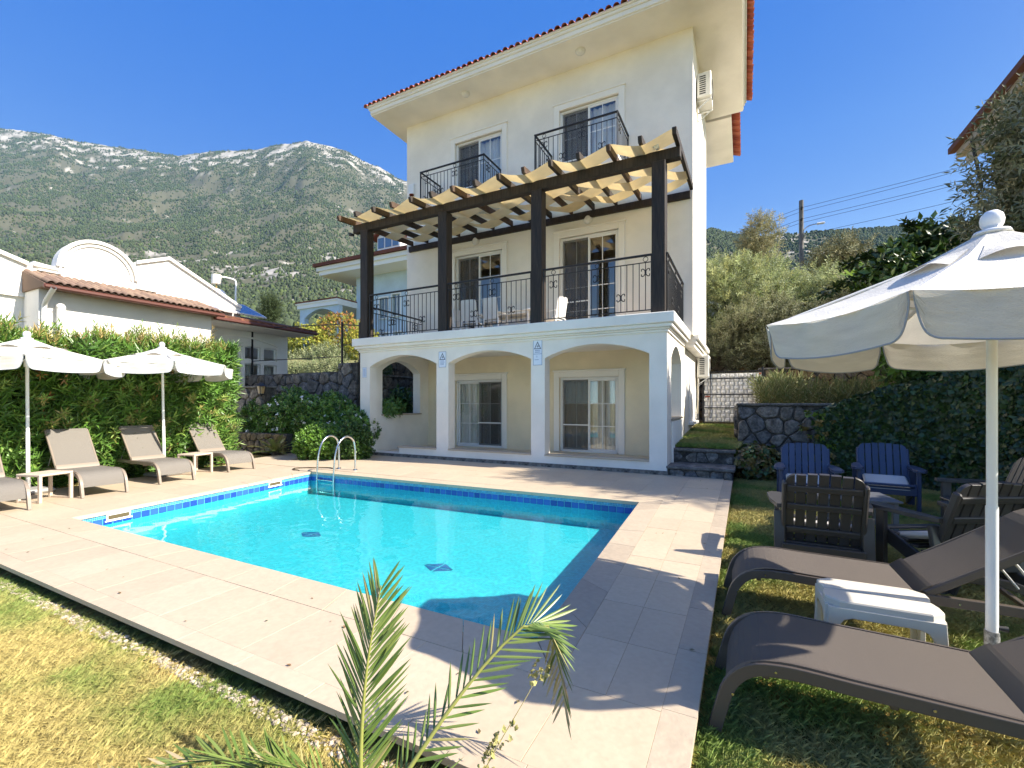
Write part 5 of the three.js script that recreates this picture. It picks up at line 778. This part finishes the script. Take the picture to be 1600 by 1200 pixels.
{ // banana
  const o = thing('banana_plant', 'banana plant with broad upright leaves among the olive trees', 'plant', null, [3.35, 3.1, -17.3]);
  const bm = [[.13, .26, .03], [.20, .32, .05], [.34, .36, .14]].map(c => MP(lin(...c), .9, { transmission: .3, thickness: 0 }));
  [[.1, 1.5, 1.5, 0], [2.4, .9, 1.7, 1], [3.7, 1.0, 1.5, 0], [.9, 1.05, 1.4, 1], [3.0, .55, 1.6, 2], [5.2, .8, 1.5, 0], [2.9, 1.35, 1.4, 1]].forEach(([az, el, L, k]) => { const g = new THREE.PlaneGeometry(1, 1, 4, 14), p = g.attributes.position; for (let i = 0; i < p.count; i++) { const s = p.getX(i), t = p.getY(i) + .5, w = .46 * Math.sin(Math.PI * Math.min(1, .06 + t * .97)) * (1 + .10 * Math.sin(t * 40) * Math.abs(s) * 2), d = t * L, y = Math.sin(el) * d - .45 * t * t * Math.cos(el) * L + Math.abs(s) * w * .5, h = Math.cos(el) * d; p.setXYZ(i, Math.cos(az) * h - Math.sin(az) * s * w, 1.7 + y, Math.sin(az) * h + Math.cos(az) * s * w); } g.computeVertexNormals(); mesh('leaf', g, bm[k], o); });
  mesh('stem', limb([V(0, 0, 0), V(.03, .9, 0), V(0, 1.9, 0)], .16, .09, 9), M(lin(.2, .22, .07), .8), o);
}
// ivy over the retaining wall and along the right hand side
{
  const o = thing('ivy_hedge', 'dark ivy hedge covering the wall behind the lawn chairs', 'ivy', null, [2.5, -.1, -10.5]), it = [], P = [[-1.05, -1.2], [-.2, -1.0], [.9, -.3], [1.75, .9], [2.0, 2.4], [2.1, 4.4]], hgt = [1.35, 1.75, 2.1, 2.35, 2.5, 2.5];
  const cu = new THREE.CatmullRomCurve3(P.map(([x, z], i) => V(x, hgt[i], z)));
  for (let i = 0; i < 9500; i++) { const t = R(), c = cu.getPoint(t), d = cu.getTangent(t), n = V(-d.z, 0, d.x).normalize(); if (n.x > 0.2 || (n.z < 0 && Math.abs(n.x) < .9)) n.negate(); const y = R() * c.y, k = .12 * fbm(t * 18, y * 2.2, 3) + .05 * R(); const topp = R() < .16; const p = V(c.x, topp ? c.y + .1 * fbm(t * 30, 2) : y, c.z).addScaledVector(n, topp ? rr(-.5, .1) : .05 + k); it.push([p, (topp ? V(0, 1, 0) : n.clone().add(V(0, .25, 0))).add(rdir(0).multiplyScalar(.55)).normalize(), rr(.8, 1.3)]); }
  foliage('foliage', o, SP.ivy, glossLeaf, it, [[.020, .045, .010], [.028, .06, .012], [.016, .036, .009], [.036, .075, .014]]);
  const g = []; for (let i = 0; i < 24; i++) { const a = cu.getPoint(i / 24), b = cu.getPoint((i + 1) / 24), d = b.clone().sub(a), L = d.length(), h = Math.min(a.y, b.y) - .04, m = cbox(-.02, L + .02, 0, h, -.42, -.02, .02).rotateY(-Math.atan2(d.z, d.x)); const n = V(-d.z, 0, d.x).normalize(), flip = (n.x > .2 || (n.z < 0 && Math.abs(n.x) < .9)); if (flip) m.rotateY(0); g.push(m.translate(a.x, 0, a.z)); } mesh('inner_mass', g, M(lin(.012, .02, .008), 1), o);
  const au = []; for (let i = 0; i < 70; i++) { const t = .0 + .08 * R(), c = cu.getPoint(t); au.push([V(c.x + rr(-.35, .05), rr(.2, 1.4), c.z + rr(.1, .2)), rdir(.2), rr(.7, 1.1)]); } foliage('young_leaves', o, SP.ivy, glossLeaf, au, [[.14, .22, .03], [.20, .14, .04], [.10, .18, .03]]);
}
bush('step_shrub', 'low shrub with reddish leaves at the foot of the retaining wall by the steps', [.18, -.1, -11.0], [[[0, .30, 0], [.5, .38, .5], 700, .8, 1.3]], SP.ivy, glossLeaf, [[.05, .09, .02], [.09, .14, .025], [.16, .12, .03], [.10, .07, .02]]);
{ // tall grasses on the raised bed
  const o = thing('grass_clump', 'wispy pale grasses on the raised bed above the rubble wall', 'grass', null, [1.3, 1.38, -13.6]), it = []; for (let i = 0; i < 420; i++) { it.push([V(rr(-1.0, 1.8), 0, rr(-1.0, .9)), V(rr(-.3, .3), 1, rr(-.3, .3)).normalize(), rr(1.2, 2.3)]); } foliage('blades', o, SP.fine, mattLeaf, it, [[.20, .20, .06], [.12, .16, .04], [.28, .25, .10]]);
  const o2 = thing('agave_clump', 'pale spiky tuft next to the right gate post', 'plant', null, [.85, 1.4, -15.6]), i2 = []; for (let i = 0; i < 120; i++) i2.push([V(rr(-.25, .4), .1, rr(-.2, .3)), V(rr(-.8, .8), 1, rr(-.6, .6)).normalize(), rr(2, 3)]); foliage('blades', o2, SP.fine, mattLeaf, i2, [[.34, .34, .16], [.24, .28, .10]]);
}
// ---------- palm in the foreground ----------
{
  const o = thing('young_palm', 'young date palm with two raised fronds in the foreground', 'palm', null, [-1.26, -.1, -1.25], 27.178 * D2R);
  const gm = [[.12, .185, .035], [.16, .21, .05], [.09, .145, .028], [.28, .25, .095]].map(c => M(lin(...c), .42)), tanM = M(lin(.42, .34, .20), .7), rachM = M(lin(.26, .27, .07), .5);
  const leaf = (() => { const o = [], N = 6; const w = t => Math.pow(Math.sin(Math.PI * Math.min(1, .08 + t * .92)), .7); for (let i = 0; i < N; i++) { const a = i / N, b = (i + 1) / N, A = w(a) * .5, B = w(b) * .5, za = -.05 * a * a, zb = -.05 * b * b, f = .35; for (const s of [-1, 1]) o.push(0, a, za, s * A, a, za + A * f, s * B, b, zb + B * f, 0, a, za, s * B, b, zb + B * f, 0, b, zb); } const g = new THREE.BufferGeometry(); g.setAttribute('position', new THREE.Float32BufferAttribute(o, 3)); g.computeVertexNormals(); return g; })(); // unit length along y, unit width
  function frond(pts, n, len, side, opts = {}) {
    const cu = new THREE.CatmullRomCurve3(pts.map(p => V(...p))), f = mesh('frond', limb(pts.map(p => V(...p)), opts.r || .011, .0025, 6), rachM, o);
    for (let i = 0; i < n; i++) for (const e of [-1, 1]) {
      const t = lerp(opts.t0 || .12, .995, (i + .5 * (e > 0) * .6) / n), b = cu.getPoint(t), d = cu.getTangent(t), s = V(...side).normalize(), nn = V().crossVectors(d, s).normalize(), ss = V().crossVectors(nn, d).normalize();
      const open = lerp(.85, .46, t) * rr(.85, 1.15), L = len * (.40 + .75 * Math.sin(Math.PI * (.12 + .78 * t))) * rr(.85, 1.12), dir = d.clone().multiplyScalar(Math.cos(open)).addScaledVector(ss, e * Math.sin(open)).addScaledVector(nn, rr(.05, .38)).normalize();
      const dead = t > .82 && R() < (opts.dead || .15), m = mesh('leaflet', leaf, dead ? tanM : gm[Math.floor(R() * (t > .7 ? 4 : 3.2))], f); const x = V().crossVectors(dir, nn).normalize(), z = V().crossVectors(x, dir).normalize();
      m.matrix.makeBasis(x, dir, z).scale(V(0, 0, 0).addScaledVector(V(1, 0, 1), rr(.010, .0145) * (opts.w || 1)).add(V(0, L, 0))).setPosition(b); m.matrix.decompose(m.position, m.quaternion, m.scale);
    }
  }
  frond([[-.01, 0, 0], [-.02, .3, -.02], [-.005, .6, -.05], [.035, .88, -.09]], 40, .21, [1, 0, .15]);
  frond([[.02, .02, 0], [.16, .20, -.06], [.34, .42, -.14], [.52, .60, -.2], [.63, .675, -.22], [.70, .66, -.22], [.745, .53, -.2], [.77, .34, -.18]], 44, .18, [.5, -.6, .6], { dead: .55, t0: .06 });
  frond([[.03, .02, .04], [.13, .12, .02], [.25, .16, .05], [.34, .10, .1]], 18, .17, [.3, -.3, .9]);
  frond([[-.04, .02, .03], [-.24, .18, .02], [-.52, .27, .0], [-.74, .25, .02]], 26, .17, [.1, .2, 1], { dead: .5 });
  frond([[-.06, .02, .0], [-.45, .15, .02], [-.9, .17, .02], [-1.22, .10, .02]], 30, .18, [0, .3, 1], { dead: .7 });
  frond([[-.03, .02, .0], [-.12, .16, .0], [-.27, .24, .0], [-.40, .26, .0]], 16, .16, [.3, .3, 1], { dead: .2 });
  mesh('stump', [rod(V(0, 0, 0), V(0, .12, 0), .06, .045, 10)], bark, o);
}
{ // dry seed stalk beside the palm
  const o = thing('seed_stalk', 'dry yellow seed stalk leaning beside the right palm frond', 'weed', null, [-.98, -.1, -1.52], 27.178 * D2R), c = [V(0, 0, 0), V(.10, .2, 0), V(.24, .42, -.03), V(.30, .52, -.05)], cu = new THREE.CatmullRomCurve3(c); mesh('stalk', limb(c, .003, .0015, 5), M(lin(.4, .34, .16), .8), o);
  const it = []; for (let i = 0; i < 90; i++) { const t = R() < .7 ? rr(.1, .5) : rr(.85, 1); it.push([cu.getPoint(t).add(rdir(0).multiplyScalar(.03)), rdir(.3), rr(.25, .45)]); } foliage('seed_heads', o, SP.flower, mattLeaf, it, [[.42, .38, .14], [.34, .32, .1]]);
}
// ---------- turf ----------
{
  const bl = []; const q = rng(77); for (let i = 0; i < 13; i++) { const a = q() * 6.28, r = .032 * Math.sqrt(q()), x = Math.cos(a) * r, z = Math.sin(a) * r, h = .02 + .034 * q(), az = q() * 6.28, w = .0014, le = .5 + q(), dx = Math.cos(az), dz = Math.sin(az); bl.push(x - dz * w, 0, z + dx * w, x + dz * w, 0, z - dx * w, x + dx * h * le * .45 + dz * w * .6, h * .62, z + dz * h * le * .45 - dx * w * .6, x - dz * w, 0, z + dx * w, x + dx * h * le * .45 + dz * w * .6, h * .62, z + dz * h * le * .45 - dx * w * .6, x + dx * h * le, h, z + dz * h * le); }
  const g = new THREE.BufferGeometry(); g.setAttribute('position', new THREE.Float32BufferAttribute(bl, 3)); g.computeVertexNormals();
  const turf = (name, label, n, sample, s0, s1, green) => { const it = [], cols = []; const m = new THREE.InstancedMesh(g, mattLeaf, n), M4 = new THREE.Matrix4(), qq = new THREE.Quaternion(), c = new THREE.Color(); for (let i = 0; i < n; i++) { const p = sample(), s = rr(s0, s1), k = rr(.75, 1.25), gr = clamp(smooth(-.12, .22, fbm(p.x * .9, p.z * .9, 4)) * 1.0 + green + rr(-.2, .2)); qq.setFromAxisAngle(V(0, 1, 0), R() * 6.28); m.setMatrixAt(i, M4.compose(p, qq, V(s, s, s))); m.setColorAt(i, c.setRGB(lerp(.46, .17, gr) * k, lerp(.375, .25, gr) * k, lerp(.135, .05, gr) * k)); } m.name = numbered(name); m.userData.kind = 'stuff'; m.userData.label = label; m.userData.category = 'grass'; m.castShadow = m.receiveShadow = true; scene.add(m); };
  turf('turf', 'short dry yellow turf in front of the deck', 84000, () => { let x, z; do { x = rr(-8.5, -.1); z = rr(-1.60, 1.9); } while (.4567 * -x - .8897 * z < 1.55 || (z < -1.42 + .07 * fbm(x * 2, 1) && R() < .85)); return V(x, -.12, z); }, .5, .85, -.08);
  turf('turf', 'short turf under the lawn chairs and brown loungers', 80000, () => { const x = rr(-.19, 4), z = -1 - 11 * Math.pow(R(), 1.5); return V(x, -.12, z); }, .55, 1.05, .24);
  turf('turf', 'strip of turf behind the taupe loungers', 9000, () => { const t = R(); return V(lerp(-10.66, -11.3, t) - R() * .9, -.12, lerp(-2.2, -7.2, t)); }, 1, 1.6, .0);
  turf('turf', 'patchy turf between the stone steps and the gate', 9000, () => { const z = rr(-16.2, -10.75), t = clamp((-z - 11.3) / 7.1); return V(rr(-1.42, -.12), lerp(.5, .85, t) + .015, z); }, 1, 2.2, .35);
}

{ // pebbles and grit along the deck's edge, a few dry leaves on the paving
  const pg = new THREE.IcosahedronGeometry(1, 0), pp = pg.attributes.position; for (let i = 0; i < pp.count; i++) pp.setY(i, pp.getY(i) * .6);
  const N = 2600, m = new THREE.InstancedMesh(pg, M(lin(1, 1, 1), .9), N), M4 = new THREE.Matrix4(), q = new THREE.Quaternion(), c = new THREE.Color();
  for (let i = 0; i < N; i++) { const x = rr(-7.5, -.4), w = .17 * (.55 + .45 * fbm(x * 1.3, 2)), s = .004 + .016 * Math.pow(R(), 3); q.setFromAxisAngle(V(0, 1, 0), R() * 6.28); m.setMatrixAt(i, M4.compose(V(x, -.118, -1.57 + w * R()), q, V(s * rr(.8, 1.4), s, s))); const k = rr(.6, 1.2); c.setRGB(.50 * k, .42 * k, .32 * k); m.setColorAt(i, c); }
  m.name = 'edge_gravel'; m.userData.kind = 'stuff'; m.userData.label = 'pale grit and pebbles along the near edge of the deck'; m.userData.category = 'gravel'; m.castShadow = m.receiveShadow = true; scene.add(m);
  const lg = sprig(1, .05, .022, 0, .15, .15, 5), L = 70, lm = new THREE.InstancedMesh(lg, mattLeaf, L); for (let i = 0; i < L; i++) { const a = R(); const p = a < .35 ? V(rr(-1.1, -.25), .004, rr(-9.6, -1.8)) : a < .7 ? V(rr(-9, -1.3), .004, rr(-9.6, -7.3)) : V(rr(-10.5, -1), .004, rr(-2.5, -1.7)); q.setFromAxisAngle(V(0, 1, 0), R() * 6.28); const s = rr(.4, .9); lm.setMatrixAt(i, M4.compose(p, q, V(s, s, s))); c.setRGB(.16 * rr(.6, 1.4), .10, .04); lm.setColorAt(i, c); }
  lm.name = 'leaf_litter'; lm.userData.kind = 'stuff'; lm.userData.label = 'a few small dry leaves scattered on the paving'; lm.userData.category = 'leaves'; lm.castShadow = lm.receiveShadow = true; scene.add(lm);
}
// ---------- the mountain and the hills ----------
{
  const F = 707, c = Math.cos(27.178 * D2R), s = Math.sin(27.178 * D2R), W = (r, y, d) => [c * r - s * d, y, -s * r - c * d];
  // height of the skyline above the eye per metre of distance, against the tangent of the bearing
  const prof = [[-300, 205], [-100, 196], [0, 200], [60, 207], [130, 222], [200, 232], [280, 243], [330, 237], [400, 233], [440, 225], [480, 220], [530, 232], [580, 256], [637, 284], [720, 318], [850, 350], [1000, 360], [1105, 358], [1165, 370], [1250, 364], [1400, 356], [1600, 350], [2000, 345]].map(([u, v]) => [(u - 800) / F, (630 - v) / F]);
  const ridge = t => { for (let i = 1; i < prof.length; i++) if (t <= prof[i][0]) { const a = prof[i - 1], b = prof[i], k = (t - a[0]) / (b[0] - a[0]), w = k * k * (3 - 2 * k); return lerp(a[1], b[1], .5 * k + .5 * w); } return prof[prof.length - 1][1]; };
  const far = t => lerp(2300, 850, smooth(-.25, .35, t));
  const e0 = t => lerp(.105, .10, smooth(-.4, .3, t));
  const d0 = 27;
  function H(t, d) { // t: bearing tangent, d: distance
    const D = far(t), u = (d - d0) / (D - d0), x = t * d, rg = ridge(t), n1 = fbm(x / 420, d / 420, 1, 5), n2 = 1 - Math.abs(2 * fbm(x / 260 + 5, d / 520, 8, 4)), env = smooth(.05, .3, u) * smooth(1.02, .8, u);
    const g = u <= 1 ? lerp(.85 * Math.pow(Math.max(0, u), .62) + .15 * u, u, .25) : 1 - .5 * (u - 1);
    let e = lerp(e0(t), rg, g) + env * (.06 * n1 + .035 * (n2 - .7) + .012 * (.35 - Math.abs(2 * fbm(t * 9 + n1, d / 500, 21, 3))));
    e = Math.min(e, rg * (1 + .0 * u)); e += .0045 * fbm(x / 34, d / 60, 3, 4) * smooth(.2, .9, u);
    return 1.5 + d * e - (d < 60 ? (60 - d) * .02 : 0);
  }
  const NT = 560, ND = 230, t0 = -1.55, t1 = 1.55, pos = [], col = [], idx = [];
  const rockAt = (t, d, u) => { const x = t * d, v = (H(t, d) - 1.5) / d, sp = fbm(x / 90, d / 60, 2, 5), fi = fbm(x / 17, d / 15, 6, 4); const ridgeBand = smooth(.74, 1, u) * .75, mid = .34 * Math.exp(-Math.pow((v - .305 - .1 * fbm(x / 300, 2)) / .03, 2)) + .28 * Math.exp(-Math.pow((v - .215) / .022, 2)) * smooth(-.6, -.3, t); const st = fbm((x + d * .8) / 46, (x - d * .5) / 16, 12, 3); return .6 * ridgeBand + 1.15 * mid + 1.0 * sp + .7 * fi + .45 * st - .33 - .16 * smooth(.25, .5, t); };
  for (let j = 0; j < ND; j++) for (let i = 0; i < NT; i++) {
    const t = lerp(t0, t1, i / (NT - 1)), D = far(t) * 1.14, d = d0 + (D - d0) * Math.pow(j / (ND - 1), 1.6), u = (d - d0) / (far(t) - d0), y = H(t, d), p = W(t * d, y, d); pos.push(...p);
    const rk = smooth(.06, .22, rockAt(t, d, u)), q = fbm(t * d / 14, d / 14, 9, 3), near = smooth(160, 60, d), k = 1 + .5 * q;
    const gr = [lerp(.075, .17, near) * k, lerp(.074, .165, near) * k, lerp(.045, .06, near) * k], rc = [.30 * (1 + .9 * q), .28 * (1 + .9 * q), .25 * (1 + .9 * q)], sandy = smooth(.1, .2, .5 - Math.abs(t + .36) * 3) * Math.exp(-Math.pow(((y - 1.5) / d - .2) / .02, 2)) * .5;
    for (let m = 0; m < 3; m++) col.push(lerp(lerp(gr[m], rc[m], rk), [.40, .31, .19][m], sandy));
  }
  for (let j = 0; j < ND - 1; j++) for (let i = 0; i < NT - 1; i++) { const a = j * NT + i; idx.push(a, a + 1, a + NT + 1, a, a + NT + 1, a + NT); }
  const g = new THREE.BufferGeometry(); g.setAttribute('position', new THREE.Float32BufferAttribute(pos, 3)); g.setAttribute('color', new THREE.Float32BufferAttribute(col, 3)); g.setIndex(idx); g.computeVertexNormals();
  struct('mountain', g, M(lin(1, 1, 1), 1, { vertexColors: true }));
  // pine wood over the slopes
  const tg = (() => { const a = new THREE.IcosahedronGeometry(1, 1), p = a.attributes.position; for (let i = 0; i < p.count; i++) { const v = V().fromBufferAttribute(p, i), k = 1 + .35 * perlin.noise(v.x * 2.1, v.y * 2.1, v.z * 2.1); p.setXYZ(i, v.x * k * .62, v.y * k + .7, v.z * k * .62); } a.computeVertexNormals(); return a; })();
  const N = 120000, m = new THREE.InstancedMesh(tg, M(lin(1, 1, 1), 1), N), M4 = new THREE.Matrix4(), cc = new THREE.Color(); let n = 0, tries = 0;
  while (n < N && tries++ < N * 8) {
    const t = rr(-1.3, 1.25), D = far(t), d = 75 + (D * 1.0 - 75) * Math.pow(R(), .72), u = (d - d0) / (D - d0); if (t > -.24 && t < .38) continue; // hidden by the villa
    const dens = fbm(t * d / 120, d / 120, 4, 3), rk = rockAt(t, d, u); if (R() < smooth(-.02, .2, rk) * .93 || R() < smooth(.06, -.22, dens) * .85) continue;
    const S = rr(1.5, 3.1) * lerp(.8, 1.25, smooth(200, 1500, d)), p = W(t * d, H(t, d) - .6, d); m.setMatrixAt(n, M4.makeRotationY(R() * 6.28).scale(V(S * rr(.9, 1.3), S * rr(.8, 1.25), S * rr(.9, 1.3))).setPosition(...p));
    const k = rr(.65, 1.35), y = R() < .15 ? 1.5 : 1; m.setColorAt(n, cc.setRGB(.045 * k * y, .062 * k * y, .030 * k)); n++;
  }
  m.count = n; m.name = 'pine_wood'; m.userData.kind = 'stuff'; m.userData.label = 'pine wood covering the mountain slopes'; m.userData.category = 'forest'; m.castShadow = m.receiveShadow = true; scene.add(m);
}
// a few cypresses and trees at the foot of the slope
tree('cypress', 'slim dark cypress behind the solar panels', [-35.0, 5.0, -24.2], [1, .14], [[0, 3.4, 0], [.45, 2.9, .45], 26, 60, .34, 1.5, 2.2], SP.fine, mattLeaf, [[.045, .07, .02], [.06, .09, .03]], 'tree');

scene.fog = new THREE.FogExp2(new THREE.Color(.28, .60, 1.0), .00005);
renderer.render(scene, camera);
